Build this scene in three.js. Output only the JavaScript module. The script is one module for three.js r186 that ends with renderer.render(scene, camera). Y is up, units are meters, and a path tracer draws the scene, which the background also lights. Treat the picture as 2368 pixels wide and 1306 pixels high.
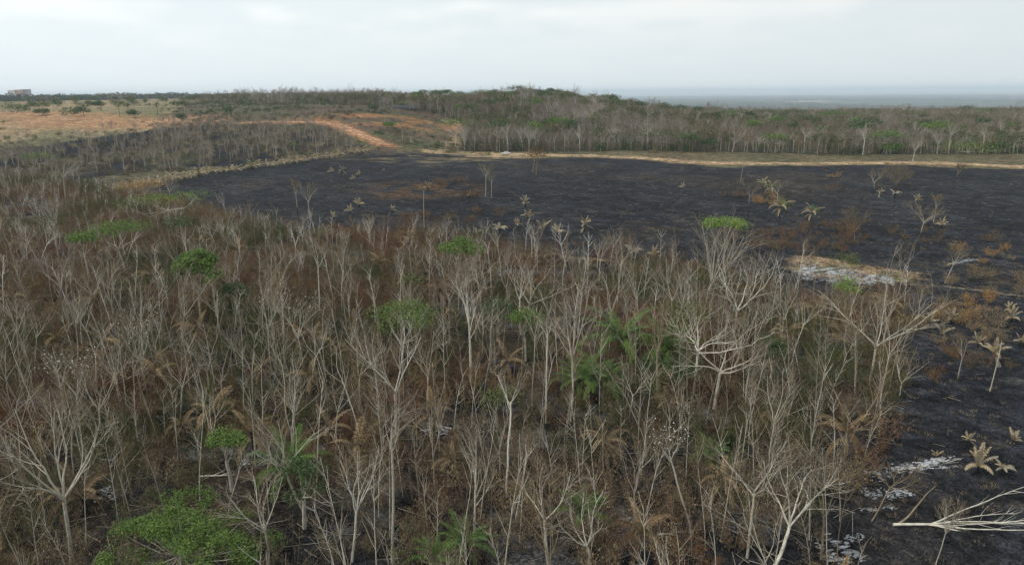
import * as THREE from 'three';

// ---------------------------------------------------------------- camera, sky, sun, exposure
const RAD = Math.PI / 180;
const CAM_Y = 36, PITCH = -14.55 * RAD, ROLL = -0.5 * RAD, FOCAL = 1691, PW = 2368, PH = 1306;
const scene = new THREE.Scene();
const camera = new THREE.PerspectiveCamera(2 * Math.atan(PH / 2 / FOCAL) / RAD, PW / PH, 0.5, 150000);
camera.rotation.order = 'YXZ';
camera.position.set(0, CAM_Y, 0);
camera.rotation.set(PITCH, 0, ROLL);
camera.updateMatrixWorld(true);

const SUN = new THREE.Vector3(-0.75, 1.0, 0.25).normalize();
const sun = new THREE.DirectionalLight(new THREE.Color(1, 0.92, 0.8), 2.6);
sun.position.copy(SUN).multiplyScalar(400);
sun.castShadow = true;
sun.shadow.radius = 20;
sun.shadow.mapSize.set(4096, 4096);
Object.assign(sun.shadow.camera, { left: -400, right: 400, top: 400, bottom: -400, near: 1, far: 1500 });
scene.add(sun);

function rngOf(seed) {
  let a = seed >>> 0;
  return () => { a = (a + 0x6D2B79F5) | 0; let t = Math.imul(a ^ (a >>> 15), 1 | a); t = (t + Math.imul(t ^ (t >>> 7), 61 | t)) ^ t; return ((t ^ (t >>> 14)) >>> 0) / 4294967296; };
}
function hash2(i, j, s) { let h = (Math.imul(i, 374761393) + Math.imul(j, 668265263) + Math.imul(s, 2147483647 - 59)) | 0; h = Math.imul(h ^ (h >>> 13), 1274126177); return ((h ^ (h >>> 16)) >>> 0) / 4294967296; }
function noise2(x, y, s = 0) {
  const i = Math.floor(x), j = Math.floor(y); let u = x - i, v = y - j; u = u * u * (3 - 2 * u); v = v * v * (3 - 2 * v);
  return (hash2(i, j, s) * (1 - u) + hash2(i + 1, j, s) * u) * (1 - v) + (hash2(i, j + 1, s) * (1 - u) + hash2(i + 1, j + 1, s) * u) * v;
}
function fbm(x, y, o = 4, s = 0) { let a = 0, w = 0.5, n = 0; for (let k = 0; k < o; k++) { a += w * noise2(x, y, s + k * 17); n += w; w *= 0.5; x = x * 2.03 + 11.3; y = y * 2.03 - 7.7; } return a / n; }
const clamp = (x, a = 0, b = 1) => Math.min(b, Math.max(a, x));
const sm = (a, b, x) => { const t = clamp((x - a) / (b - a)); return t * t * (3 - 2 * t); };
const lerp = (a, b, t) => a + (b - a) * t;

{ // bright hazy overcast sky: thin cloud veil, brighter round the veiled sun, faint cumulus
  const w = 1024, h = 512, data = new Float32Array(w * h * 4);
  for (let j = 0; j < h; j++) for (let i = 0; i < w; i++) {
    const el = ((j + 0.5) / h - 0.5) * Math.PI, az = ((i + 0.5) / w - 0.5) * 2 * Math.PI;
    const d = [Math.cos(el) * Math.cos(az), Math.sin(el), Math.cos(el) * Math.sin(az)];
    const g = d[0] * SUN.x + d[1] * SUN.y + d[2] * SUN.z;
    const b = 0.64 + 0.43 * (g * 0.5 + 0.5) + 0.16 * Math.max(0, g) ** 4;
    const up = clamp(d[1]);
    let c = [b * lerp(0.985, 0.92, up), b * lerp(1.072, 1.055, up), b * lerp(1.1, 1.15, up)];
    if (d[1] > 0.005) {
      const q = 1 / (d[1] + 0.06), n = fbm(d[0] * q * 0.9 + 40, d[2] * q * 0.9 + 9, 5, 3), n2 = fbm(d[0] * q * 2.2, d[2] * q * 2.2, 5, 8);
      const cl = sm(0.47, 0.66, n * 0.7 + n2 * 0.3) * sm(0.02, 0.14, d[1]);
      c = c.map((v, k) => v * (1 + cl * [0.24, 0.15, 0.09][k]) * (1 - 0.06 * (n - 0.5) * [1.3, 1, 0.7][k]));
    }
    data.set([c[0], c[1], c[2], 1], (j * w + i) * 4);
  }
  const t = new THREE.DataTexture(data, w, h, THREE.RGBAFormat, THREE.FloatType);
  t.mapping = THREE.EquirectangularReflectionMapping; t.magFilter = t.minFilter = THREE.LinearFilter; t.needsUpdate = true;
  scene.background = t; scene.environment = t;
}
scene.fog = new THREE.FogExp2(new THREE.Color(0.8, 0.91, 1.0), 0.00007);
const renderer = new THREE.WebGLRenderer({ antialias: true });
renderer.setSize(1024, 564);
renderer.toneMapping = THREE.LinearToneMapping;
renderer.toneMappingExposure = 1;
renderer.shadowMap.enabled = true;

// ---------------------------------------------------------------- the lie of the land (x to the right, d away from the viewpoint, both in metres)
function height(x, d) {
  let h = 1.6 * (fbm(x / 90 + 5, d / 90, 3, 21) - 0.5) + 0.35 * (noise2(x / 9, d / 9, 5) - 0.5);
  h *= sm(30, 90, d);
  h += (24 + 10 * (fbm(x / 70, d / 120, 3, 81) - 0.5)) * Math.exp(-(((x - 25) / 135) ** 2) - (((d - 770) / 190) ** 2)) * sm(450, 660, d);
  const side = sm(-0.02, 0.16, x / Math.max(d, 1));                      // 0 on the left plateau, 1 towards the low plain on the right
  h += 19 * sm(-0.03, -0.22, x / Math.max(d, 1)) * sm(330, 720, d) + 5 * (1 - side) * sm(480, 1100, d) + 5 * fbm(x / 400, d / 400, 3, 71) * (1 - side) * sm(700, 1300, d);
  h -= 1.5 * side * sm(560, 900, d) + 3 * side * (fbm(x / 160, d / 160, 2, 33) - 0.5) * sm(480, 700, d);
  h -= (118 * side * sm(980, 2700, d) + 45 * (1 - side) * sm(5000, 14000, d));
  return h;
}
// a point surveyed in the photograph -> its place on the ground (lift: where the line of sight meets the ground + lift)
const sight = new THREE.Vector3();
function survey(px, py, lift = 0, far = 4000) {
  sight.set((px - PW / 2) / FOCAL, -(py - PH / 2) / FOCAL, -1).applyQuaternion(camera.quaternion);
  const s = 1 / -sight.z, gx = sight.x * s, gy = sight.y * s;
  let lo = 20;
  for (let d = 20; d < far; d += Math.max(1, d * 0.01)) {
    if (CAM_Y + gy * d < height(gx * d, d) + lift) {
      let a = lo, b = d;
      for (let k = 0; k < 18; k++) { const m = (a + b) / 2; if (CAM_Y + gy * m < height(gx * m, m) + lift) b = m; else a = m; }
      return { x: gx * b, d: b, y: height(gx * b, b) };
    }
    lo = d;
  }
  return { x: gx * far, d: far, y: height(gx * far, far) };
}
function atDepth(px, d) { const gx = (px - PW / 2) / FOCAL * Math.cos(PITCH); return { x: gx * d, d, y: height(gx * d, d) }; }
function riseAt(px, py, d) { sight.set((px - PW / 2) / FOCAL, -(py - PH / 2) / FOCAL, -1).applyQuaternion(camera.quaternion); return CAM_Y + sight.y / -sight.z * d; }
const poly = (pts) => pts.map(([px, py]) => { const p = survey(px, py); return [p.x, p.d]; });
function inside(pg, x, d) { let c = false; for (let i = 0, j = pg.length - 1; i < pg.length; j = i++) { const [xi, yi] = pg[i], [xj, yj] = pg[j]; if (yi > d !== yj > d && x < (xj - xi) * (d - yi) / (yj - yi) + xi) c = !c; } return c; }
function toLine(pl, x, d) { let best = 1e9; for (let i = 1; i < pl.length; i++) { const [ax, ay] = pl[i - 1], [bx, by] = pl[i], vx = bx - ax, vy = by - ay, t = clamp(((x - ax) * vx + (d - ay) * vy) / (vx * vx + vy * vy)); best = Math.min(best, Math.hypot(x - ax - vx * t, d - ay - vy * t)); } return best; }

const WOOD = poly([[-300, 1900], [-300, 405], [100, 412], [250, 445], [370, 462], [460, 486], [560, 512], [700, 538], [850, 540], [1000, 548], [1150, 562], [1250, 585], [1400, 606], [1560, 616], [1700, 640], [1800, 690], [1950, 700], [2080, 700], [2105, 760], [2085, 830], [2105, 880], [2065, 960], [2045, 1050], [1985, 1130], [1975, 1250], [1950, 1900]]);
const SCRUB = poly([[-200, 410], [-200, 362], [0, 346], [130, 334], [250, 314], [360, 297], [480, 287], [610, 288], [760, 292], [845, 343], [800, 352], [720, 366], [600, 384], [480, 398], [300, 425], [100, 412]]);
const FIELD = poly([[330, 440], [480, 402], [600, 386], [720, 370], [850, 360], [1000, 355], [1150, 363], [1300, 364], [1450, 366], [1560, 372], [1640, 386], [1760, 384], [1900, 383], [2100, 383], [2250, 389], [2700, 402], [2900, 1500], [1990, 1900], [1970, 1250], [2000, 1080], [2060, 960], [2100, 880], [2080, 700], [1800, 690], [1560, 616], [1250, 585], [1000, 548], [700, 538], [460, 486]]);
const ROAD_A = [[560, 284], [640, 282], [760, 283], [800, 296], [850, 318], [897, 338]].map(([a, b]) => { const p = survey(a, b); return [p.x, p.d]; });
const ROAD_B = [[1095, 355], [1130, 356], [1170, 357], [1290, 359], [1450, 363], [1600, 376], [1750, 379], [1950, 377], [2120, 376], [2250, 380], [2380, 386], [2600, 396]].map(([a, b]) => { const p = survey(a, b); return [p.x, p.d]; });
const ROUGH = poly([[395, 305], [400, 262], [430, 240], [640, 232], [820, 238], [1000, 236], [1045, 262], [1050, 350], [900, 352], [700, 360]]);
const TRACK = poly([[-60, 263], [40, 263], [120, 266], [180, 280], [290, 284], [400, 279]]);
const CLEAR = survey(870, 276);
const ASHBANK = poly([[1815, 600], [1900, 592], [1990, 612], [2090, 626], [2140, 634], [2125, 652], [2000, 655], [1860, 640]]);
const FARWOOD = [[-35, 470], [-30, 560], [-45, 640], [-100, 720], [-200, 880], [-330, 980], [-440, 1040], [-470, 1230], [-250, 1330], [300, 1400], [1200, 1250], [1200, 420], [620, 405], [330, 418], [180, 430], [70, 462]];

// ---------------------------------------------------------------- textures and materials
function texture(size, fn, srgb = true) {
  const data = new Uint8Array(size * size * 4);
  for (let j = 0; j < size; j++) for (let i = 0; i < size; i++) { const c = fn(i / size, j / size, i, j); data.set([c[0] * 255, c[1] * 255, c[2] * 255, 255].map((v) => clamp(v, 0, 255)), (j * size + i) * 4); }
  const t = new THREE.DataTexture(data, size, size, THREE.RGBAFormat);
  t.wrapS = t.wrapT = THREE.RepeatWrapping; t.magFilter = THREE.LinearFilter; t.minFilter = THREE.LinearMipmapLinearFilter; t.generateMipmaps = true;
  if (srgb) t.colorSpace = THREE.SRGBColorSpace; t.needsUpdate = true; return t;
}
function tnoise(u, v, f, s) { const x = u * f, y = v * f, i = Math.floor(x), j = Math.floor(y); let a = x - i, b = y - j; a = a * a * (3 - 2 * a); b = b * b * (3 - 2 * b); const m = (p) => ((p % f) + f) % f; return (hash2(m(i), m(j), s) * (1 - a) + hash2(m(i + 1), m(j), s) * a) * (1 - b) + (hash2(m(i), m(j + 1), s) * (1 - a) + hash2(m(i + 1), m(j + 1), s) * a) * b; }
const SOIL_TILE = 57;
const soilTex = texture(1024, (u, v) => {   // cinders, stubble and straw flecks; the mean is about 0.5 linear
  const n = 0.3 * tnoise(u, v, 24, 1) + 0.3 * tnoise(u, v, 90, 2) + 0.4 * tnoise(u, v, 330, 3);
  let k = 0.56 + 0.5 * (n - 0.5) * 1.9;
  const f = tnoise(u, v, 256, 9), f2 = tnoise(u, v, 500, 13);
  const fleck = sm(0.8, 0.93, f) * 0.32, dark = sm(0.74, 0.9, f2) * 0.25;
  return [k + fleck - dark, k + fleck * 0.9 - dark, k + fleck * 0.72 - dark];
});
const barkTex = texture(128, (u, v) => { const n = 0.45 * tnoise(u, v, 5, 31) + 0.35 * tnoise(u, v, 17, 32) + 0.2 * tnoise(u, v, 61, 33), l = 0.86 + 0.42 * (n - 0.55); return [l, l * 0.985, l * 0.95]; });
const lin = (r, g, b) => new THREE.Color().setRGB(r, g, b);
const std = (r, g, b, o = {}) => new THREE.MeshPhysicalMaterial({ color: lin(r, g, b), roughness: 0.95, metalness: 0, specularIntensity: 0.15, ...o });   // dry, dusty, matte
const barkMat = (r, g, b) => std(r, g, b, { map: barkTex, vertexColors: true });
const leafMat = (r, g, b, tr = 0) => tr ? new THREE.MeshPhysicalMaterial({ color: lin(r, g, b), roughness: 0.9, specularIntensity: 0.4, transmission: tr, thickness: 0, vertexColors: true, side: THREE.DoubleSide }) : std(r, g, b, { vertexColors: true, side: THREE.DoubleSide });
const M = {
  pale: barkMat(0.54, 0.505, 0.445), white: barkMat(0.7, 0.67, 0.61), grey: barkMat(0.36, 0.33, 0.285), tan: barkMat(0.32, 0.255, 0.18), stem: barkMat(0.21, 0.165, 0.125),
  twig: barkMat(0.18, 0.145, 0.105), twigBrown: barkMat(0.165, 0.118, 0.075), char: std(0.022, 0.022, 0.024),
  green: leafMat(0.095, 0.155, 0.03, 0.3), darkGreen: leafMat(0.045, 0.08, 0.026, 0.25), lime: leafMat(0.15, 0.23, 0.04, 0.3), olive: leafMat(0.085, 0.10, 0.04),
  rust: leafMat(0.14, 0.072, 0.037), tanLeaf: leafMat(0.24, 0.172, 0.1), ochre: leafMat(0.33, 0.19, 0.06), brown: leafMat(0.11, 0.077, 0.047), greyBrown: leafMat(0.13, 0.104, 0.072),
  straw: leafMat(0.33, 0.27, 0.18), strawGrey: leafMat(0.28, 0.25, 0.2), frondGreen: leafMat(0.085, 0.15, 0.035, 0.25), frondYellow: leafMat(0.22, 0.22, 0.07), strawPale: leafMat(0.38, 0.315, 0.21),
  copy: leafMat(1, 1, 1), ash: std(0.62, 0.62, 0.62, { map: soilTex }), puff: std(0.62, 0.59, 0.55),
};

// ---------------------------------------------------------------- mesh builder
const V3 = (x = 0, y = 0, z = 0) => new THREE.Vector3(x, y, z);
class Shape {
  constructor() { this.p = []; this.n = []; this.u = []; this.c = []; this.i = []; this.tint = [1, 1, 1]; }
  v(x, y, z, nx, ny, nz, u, v, c = this.tint) { this.p.push(x, y, z); this.n.push(nx, ny, nz); this.u.push(u, v); this.c.push(c[0], c[1], c[2]); return this.p.length / 3 - 1; }
  tube(pts, radii, sides, paint) {
    let nrm = V3(), prev = null, run = 0; const T = V3(), B = V3(); const base = this.p.length / 3;
    for (let k = 0; k < pts.length; k++) {
      T.subVectors(pts[Math.min(k + 1, pts.length - 1)], pts[Math.max(k - 1, 0)]).normalize();
      if (!prev) { nrm.set(Math.abs(T.y) > 0.9 ? 1 : 0, Math.abs(T.y) > 0.9 ? 0 : 1, 0); } else { run += pts[k].distanceTo(pts[k - 1]); }
      nrm.addScaledVector(T, -nrm.dot(T)).normalize(); B.crossVectors(T, nrm); prev = 1;
      const c = paint ? paint(pts[k], k) : this.tint;
      for (let s = 0; s < sides; s++) {
        const a = s / sides * 6.2832, ca = Math.cos(a), sa = Math.sin(a), x = nrm.x * ca + B.x * sa, y = nrm.y * ca + B.y * sa, z = nrm.z * ca + B.z * sa, r = radii[k];
        this.v(pts[k].x + x * r, pts[k].y + y * r, pts[k].z + z * r, x, y, z, s / sides, run * 0.5, c);
      }
      if (k) for (let s = 0; s < sides; s++) { const a = base + (k - 1) * sides + s, b = base + (k - 1) * sides + (s + 1) % sides; this.i.push(a, b, a + sides, b, b + sides, a + sides); }
    }
    return this;
  }
  spike(a, b, r) { // a thin three-sided twig that ends in a point
    const T = b.clone().sub(a).normalize(), N = Math.abs(T.y) > 0.9 ? V3(1, 0, 0) : V3(0, 1, 0); N.addScaledVector(T, -N.dot(T)).normalize(); const B = T.clone().cross(N), at = this.p.length / 3;
    for (let s = 0; s < 3; s++) { const c = Math.cos(s * 2.0944), d = Math.sin(s * 2.0944), x = N.x * c + B.x * d, y = N.y * c + B.y * d, z = N.z * c + B.z * d; this.v(a.x + x * r, a.y + y * r, a.z + z * r, x, y, z, s / 3, 0); }
    this.v(b.x, b.y, b.z, T.x, T.y, T.z, 0.5, a.distanceTo(b));
    this.i.push(at, at + 1, at + 3, at + 1, at + 2, at + 3, at + 2, at, at + 3);
  }
  leaf(c, dir, nor, len, wid, tint) { // a pointed four-cornered leaf
    const S = V3().crossVectors(dir, nor).normalize(), N = V3().crossVectors(S, dir).normalize(), at = this.p.length / 3;
    const q = [[0, 0], [0.45, 0.5], [1, 0], [0.45, -0.5]];
    for (const [l, w] of q) this.v(c.x + dir.x * l * len + S.x * w * wid, c.y + dir.y * l * len + S.y * w * wid - l * l * len * 0.12, c.z + dir.z * l * len + S.z * w * wid, N.x, N.y, N.z, l, w + 0.5, tint);
    this.i.push(at, at + 1, at + 2, at, at + 2, at + 3);
  }
  geometry() {
    const g = new THREE.BufferGeometry();
    g.setAttribute('position', new THREE.Float32BufferAttribute(this.p, 3)); g.setAttribute('normal', new THREE.Float32BufferAttribute(this.n, 3));
    g.setAttribute('uv', new THREE.Float32BufferAttribute(this.u, 2)); g.setAttribute('color', new THREE.Float32BufferAttribute(this.c, 3)); g.setIndex(this.i);
    return g;
  }
  add(o) { const at = this.p.length / 3; for (const k of ['p', 'n', 'u', 'c']) for (const x of o[k]) this[k].push(x); for (const x of o.i) this.i.push(x + at); return this; }
}
let triangles = 0;
function meshOf(shape, mat, name) { const g = shape.isBufferGeometry ? shape : shape.geometry(), m = new THREE.Mesh(g, mat); m.name = name; m.castShadow = m.receiveShadow = true; return m; }
const taken = {};
function numbered(name) { const n = taken[name] = (taken[name] ?? -1) + 1; return n ? name + '_' + String(n).padStart(3, '0') : name; }
function tag(o, name, label, category, group, kind) {
  o.name = numbered(name); o.userData = { label, category };
  if (group) o.userData.group = group; if (kind) o.userData = { kind };
  o.traverse((m) => { if (m.isMesh) { m.castShadow = m.receiveShadow = true; if (!m.isInstancedMesh) triangles += m.geometry.index.count / 3; } });
  scene.add(o); return o;
}
const place = (o, q, turn = 0, s = 1, sink = 0.1) => { o.position.set(q.x, height(q.x, q.d) - sink, -q.d); o.rotation.y = turn; if (typeof s === 'number') o.scale.setScalar(s); else o.scale.set(...s); return o; };
function structure(mesh, name) { mesh.name = name; mesh.userData.kind = 'structure'; mesh.castShadow = mesh.receiveShadow = true; triangles += mesh.geometry.index.count / 3; scene.add(mesh); return mesh; }

// ---------------------------------------------------------------- the ground, one sheet to the horizon
const mixc = (a, b, t) => [lerp(a[0], b[0], t), lerp(a[1], b[1], t), lerp(a[2], b[2], t)];
const BLACK = [0.026, 0.0285, 0.036], LITTER = [0.065, 0.046, 0.03], ASHG = [0.2, 0.2, 0.2], GRASS = [0.32, 0.26, 0.15], GREENISH = [0.15, 0.15, 0.07], ORANGE = [0.42, 0.2, 0.095], SAND = [0.46, 0.32, 0.19], SCRUBC = [0.085, 0.072, 0.055], PLAIN = [0.085, 0.09, 0.07];
function groundColour(x, d) {
  const jx = x + 5 * (fbm(x / 11, d / 11, 3, 41) - 0.5) * sm(40, 150, d) + 34 * (fbm(x / 30, d / 45, 3, 43) - 0.5) * sm(330, 480, d) * sm(0, -60, x), jd = d + (8 + d * 0.03) * (fbm(x / 14, d / 14, 3, 47) - 0.5);
  const n = fbm(x / 16, d / 16, 4, 51), n2 = fbm(x / 3.1, d / 3.1, 3, 55), n3 = fbm(x / 60, d / 60, 3, 57);
  let c; const v0 = fbm(x / 7, d / 7, 3, 76);
  if (inside(FIELD, jx, jd)) {
    c = mixc(BLACK, [0.04, 0.0425, 0.049], sm(0.4, 0.72, n) * 0.9);
    c = mixc(c, [0.018, 0.019, 0.0235], sm(0.5, 0.7, fbm(x / 8, d / 15, 3, 53)) * 0.7);
    c = mixc(c, [0.075, 0.058, 0.043], sm(0.54, 0.72, fbm(x / 34 + 3, d / 60, 4, 52)) * 0.4);
    c = mixc(c, [0.26, 0.2, 0.115], sm(0.52, 0.66, fbm(x / 14, d / 5, 4, 54)) * sm(52, 8, Math.hypot((x + 38) * 0.62, (d - 425) * 0.8)));
    c = mixc(c, [0.12, 0.07, 0.038], sm(0.42, 0.6, fbm(x / 6, d / 9, 3, 56)) * sm(24, 8, Math.hypot((x + 34) * 0.7, (d - 286) * 0.6)) * 0.8);
    c = mixc(c, [0.115, 0.085, 0.05], sm(0.6, 0.8, n2) * sm(0.46, 0.62, n3) * 0.55);
    const sp = 0.78 + 0.5 * hash2(Math.round(x * 1.7), Math.round(d * 1.3), 58) ** 1.6; c = c.map((v) => v * sp);
    if (hash2(Math.round(x * 1.7), Math.round(d * 1.3), 60) > 0.975) c = mixc(c, [0.14, 0.11, 0.08], 0.4);
    c = mixc(c, [0.12, 0.115, 0.11], sm(0.72, 0.86, n2) * sm(0.5, 0.6, fbm(x / 22, d / 22, 3, 59)) * 0.7);
  } else if (inside(WOOD, jx, jd)) {
    c = mixc([0.02, 0.0205, 0.023], LITTER, sm(0.42, 0.66, n2 * 0.5 + n * 0.5));
    c = mixc(c, ASHG, sm(0.6, 0.72, fbm(x / 7, d / 7, 4, 61)) * 0.55);
  } else if (inside(SCRUB, jx, jd) || (x < -25 && d < 440)) {
    c = mixc(mixc(SCRUBC, [0.13, 0.1, 0.07], sm(0.5, 0.7, n2)), [0.024, 0.026, 0.032], sm(0.49, 0.6, fbm(x / 55, d / 130, 4, 62)));
    c = mixc(c, GREENISH, sm(0.55, 0.72, fbm(x / 30, d / 30, 3, 63)) * 0.4);
  } else if (inside(FARWOOD, x, d)) c = mixc([0.075, 0.06, 0.045], [0.06, 0.07, 0.04], n);
  else {
    c = mixc(GRASS, GREENISH, sm(0.4, 0.65, n3) * 0.8);
    const scrubby = inside(ROUGH, x + 60 * (v0 - 0.5), d + 60 * (n - 0.5)); if (scrubby) c = mixc(mixc([0.105, 0.09, 0.058], [0.085, 0.1, 0.045], sm(0.4, 0.6, n)), [0.12, 0.085, 0.06], sm(0.48, 0.62, n3));
    c = mixc(c, [0.38, 0.275, 0.165], sm(0.45, 0.62, fbm(x / 45 + 9, d / 120, 4, 65)) * (scrubby ? 0.12 : 0.95));
    if (x > 20 && d < 560) c = mixc(c, mixc([0.1, 0.1, 0.055], [0.15, 0.115, 0.07], v0), 0.85);
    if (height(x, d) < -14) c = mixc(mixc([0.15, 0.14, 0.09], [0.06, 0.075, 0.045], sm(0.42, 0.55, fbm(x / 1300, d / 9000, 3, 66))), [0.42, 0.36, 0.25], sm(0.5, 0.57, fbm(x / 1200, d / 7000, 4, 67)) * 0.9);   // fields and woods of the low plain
  }
  // sandy verges of the roads, the orange cut along the left track
  const rb = Math.min(toLine(ROAD_B, x, d)), ra = toLine(ROAD_A, x, d), v = fbm(x / 6, d / 6, 3, 77);
  if (rb < 24 && d > 300) c = mixc(c, mixc(SAND, GREENISH, sm(0.4, 0.7, v)), sm(12, 5, rb + 9 * (v - 0.5)) * (x < 0 ? 0.35 : 0.75));
  if (ra < 30) c = mixc(c, ORANGE, sm(9, 5, ra + 5 * (v - 0.5)) * 0.8);
  if (d > 500 && x < 0) { const t = toLine(TRACK, x, d); c = mixc(c, mixc(ORANGE, SAND, v), sm(70, 20, t + 40 * (v - 0.5))); c = mixc(c, ORANGE, sm(46, 20, Math.hypot((x - CLEAR.x) * 0.42, d - CLEAR.d)) * sm(0.36, 0.56, n) * 0.75); }
  if (inside(ASHBANK, x + 2 * (v - 0.5), d + 6 * (v - 0.5))) c = mixc(c, mixc([0.36, 0.25, 0.15], [0.13, 0.15, 0.06], sm(0.45, 0.65, v)), 0.85);
  return c;
}
{
  const xs = [], ds = [];
  for (let x = 0; x <= 250; x += 2.5) xs.push(x);
  for (let x = 252; x < 60000; x += Math.max(2.8, (x - 240) * 0.075)) xs.push(x);
  const X = [...xs.slice(1).reverse().map((v) => -v), ...xs];
  for (let d = -60; d < 40; d += 10) ds.push(d);
  for (let d = 40; d < 130; d += 1.5) ds.push(d);
  for (let d = 130; d < 480; d += 2) ds.push(d);
  for (let d = 480; d < 80000; d += d < 1000 ? 7 : d * 0.028 - 19) ds.push(d);
  const p = [], c = [], u = [], idx = [], n = X.length;
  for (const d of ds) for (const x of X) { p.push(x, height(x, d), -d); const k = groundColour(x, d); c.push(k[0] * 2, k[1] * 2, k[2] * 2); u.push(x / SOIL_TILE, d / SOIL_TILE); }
  for (let j = 1; j < ds.length; j++) for (let i = 1; i < n; i++) { const a = (j - 1) * n + i - 1; idx.push(a, a + 1, a + n, a + 1, a + n + 1, a + n); }
  const g = new THREE.BufferGeometry();
  g.setAttribute('position', new THREE.Float32BufferAttribute(p, 3)); g.setAttribute('color', new THREE.Float32BufferAttribute(c, 3)); g.setAttribute('uv', new THREE.Float32BufferAttribute(u, 2)); g.setIndex(idx); g.computeVertexNormals();
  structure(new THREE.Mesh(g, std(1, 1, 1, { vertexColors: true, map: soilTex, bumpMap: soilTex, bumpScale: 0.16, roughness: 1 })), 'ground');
}
// dirt roads: low banks of graded earth lying on the ground, with paler wheel tracks
function road(line, width, name, base, track) {
  const pts = []; for (let i = 1; i < line.length; i++) { const [ax, ay] = line[i - 1], [bx, by] = line[i], n = Math.ceil(Math.hypot(bx - ax, by - ay) / 3); for (let k = 0; k < n; k++) pts.push([lerp(ax, bx, k / n), lerp(ay, by, k / n)]); }
  for (let r = 0; r < 4; r++) for (let i = 1; i < pts.length - 1; i++) pts[i] = [(pts[i - 1][0] + 2 * pts[i][0] + pts[i + 1][0]) / 4, (pts[i - 1][1] + 2 * pts[i][1] + pts[i + 1][1]) / 4];
  const prof = [[-0.62, -0.4], [-0.5, 0.22], [-0.42, 0.3], [-0.3, 0.26], [-0.18, 0.24], [0, 0.3], [0.18, 0.24], [0.3, 0.26], [0.42, 0.3], [0.5, 0.22], [0.62, -0.4]], p = [], c = [], u = [], idx = [];
  pts.forEach((q, i) => {
    const a = pts[Math.max(0, i - 1)], b = pts[Math.min(pts.length - 1, i + 1)], l = Math.hypot(b[0] - a[0], b[1] - a[1]), nx = (b[1] - a[1]) / l, nd = -(b[0] - a[0]) / l;
    prof.forEach(([w, h], k) => {
      const ww = w * width * (1 + 0.16 * (noise2(i * 0.2, k * 3, 7) - 0.5)), x = q[0] + nx * ww, d = q[1] + nd * ww, v = fbm(x / 4, d / 4, 3, 91);
      p.push(x, height(x, d) + h, -d); const t = (k === 3 || k === 4 || k === 6 || k === 7) ? 1 : 0.25; const col = mixc(mixc(base, track, t * (0.5 + 0.5 * v)), [0.2, 0.13, 0.07], sm(0.55, 0.8, v) * 0.4); c.push(col[0] * 2, col[1] * 2, col[2] * 2); u.push(x / SOIL_TILE, d / SOIL_TILE);
      if (i && k) { const z = (i - 1) * prof.length + k - 1; idx.push(z, z + prof.length, z + 1, z + 1, z + prof.length, z + prof.length + 1); }
    });
  });
  const g = new THREE.BufferGeometry(); g.setAttribute('position', new THREE.Float32BufferAttribute(p, 3)); g.setAttribute('color', new THREE.Float32BufferAttribute(c, 3)); g.setAttribute('uv', new THREE.Float32BufferAttribute(u, 2)); g.setIndex(idx); g.computeVertexNormals();
  structure(new THREE.Mesh(g, std(1, 1, 1, { vertexColors: true, map: soilTex, side: THREE.DoubleSide, roughness: 1 })), name);
}
road(ROAD_A, 9, 'dirt_road', [0.42, 0.19, 0.09], [0.54, 0.36, 0.23]);
road(ROAD_B, 8, 'dirt_road_001', [0.4, 0.26, 0.15], [0.5, 0.38, 0.25]);
road(TRACK.slice(0, 4), 9, 'dirt_track', [0.38, 0.2, 0.1], [0.5, 0.34, 0.22]);

// ---------------------------------------------------------------- bare trees
const UPV = V3(0, 1, 0);
function turnDir(rng, dir, ang, az) { const N = Math.abs(dir.y) > 0.95 ? V3(1, 0, 0) : UPV.clone(); N.addScaledVector(dir, -N.dot(dir)).normalize(); const B = dir.clone().cross(N); return dir.clone().multiplyScalar(Math.cos(ang)).addScaledVector(N, Math.sin(ang) * Math.cos(az)).addScaledVector(B, Math.sin(ang) * Math.sin(az)).normalize(); }
function stroke(rng, shape, from, dir, len, r0, r1, sides, segs, wig, up, paint) {
  const pts = [from.clone()], dirs = [dir.clone()], rad = [r0], d = dir.clone(), p = from.clone();
  for (let k = 1; k <= segs; k++) { d.x += (rng() - 0.5) * wig; d.y += (rng() - 0.5) * wig * 0.7 + up / segs; d.z += (rng() - 0.5) * wig; d.normalize(); p.addScaledVector(d, len / segs); pts.push(p.clone()); dirs.push(d.clone()); rad.push(lerp(r0, r1, (k / segs) ** 0.85)); }
  shape.tube(pts, rad, sides, paint);
  const at = (t) => { const f = clamp(t, 0, 0.999) * segs, k = Math.floor(f); return { p: pts[k].clone().lerp(pts[k + 1], f - k), d: dirs[k + 1], r: lerp(rad[k], rad[k + 1], f - k) }; };
  return { pts, dirs, at };
}
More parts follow.
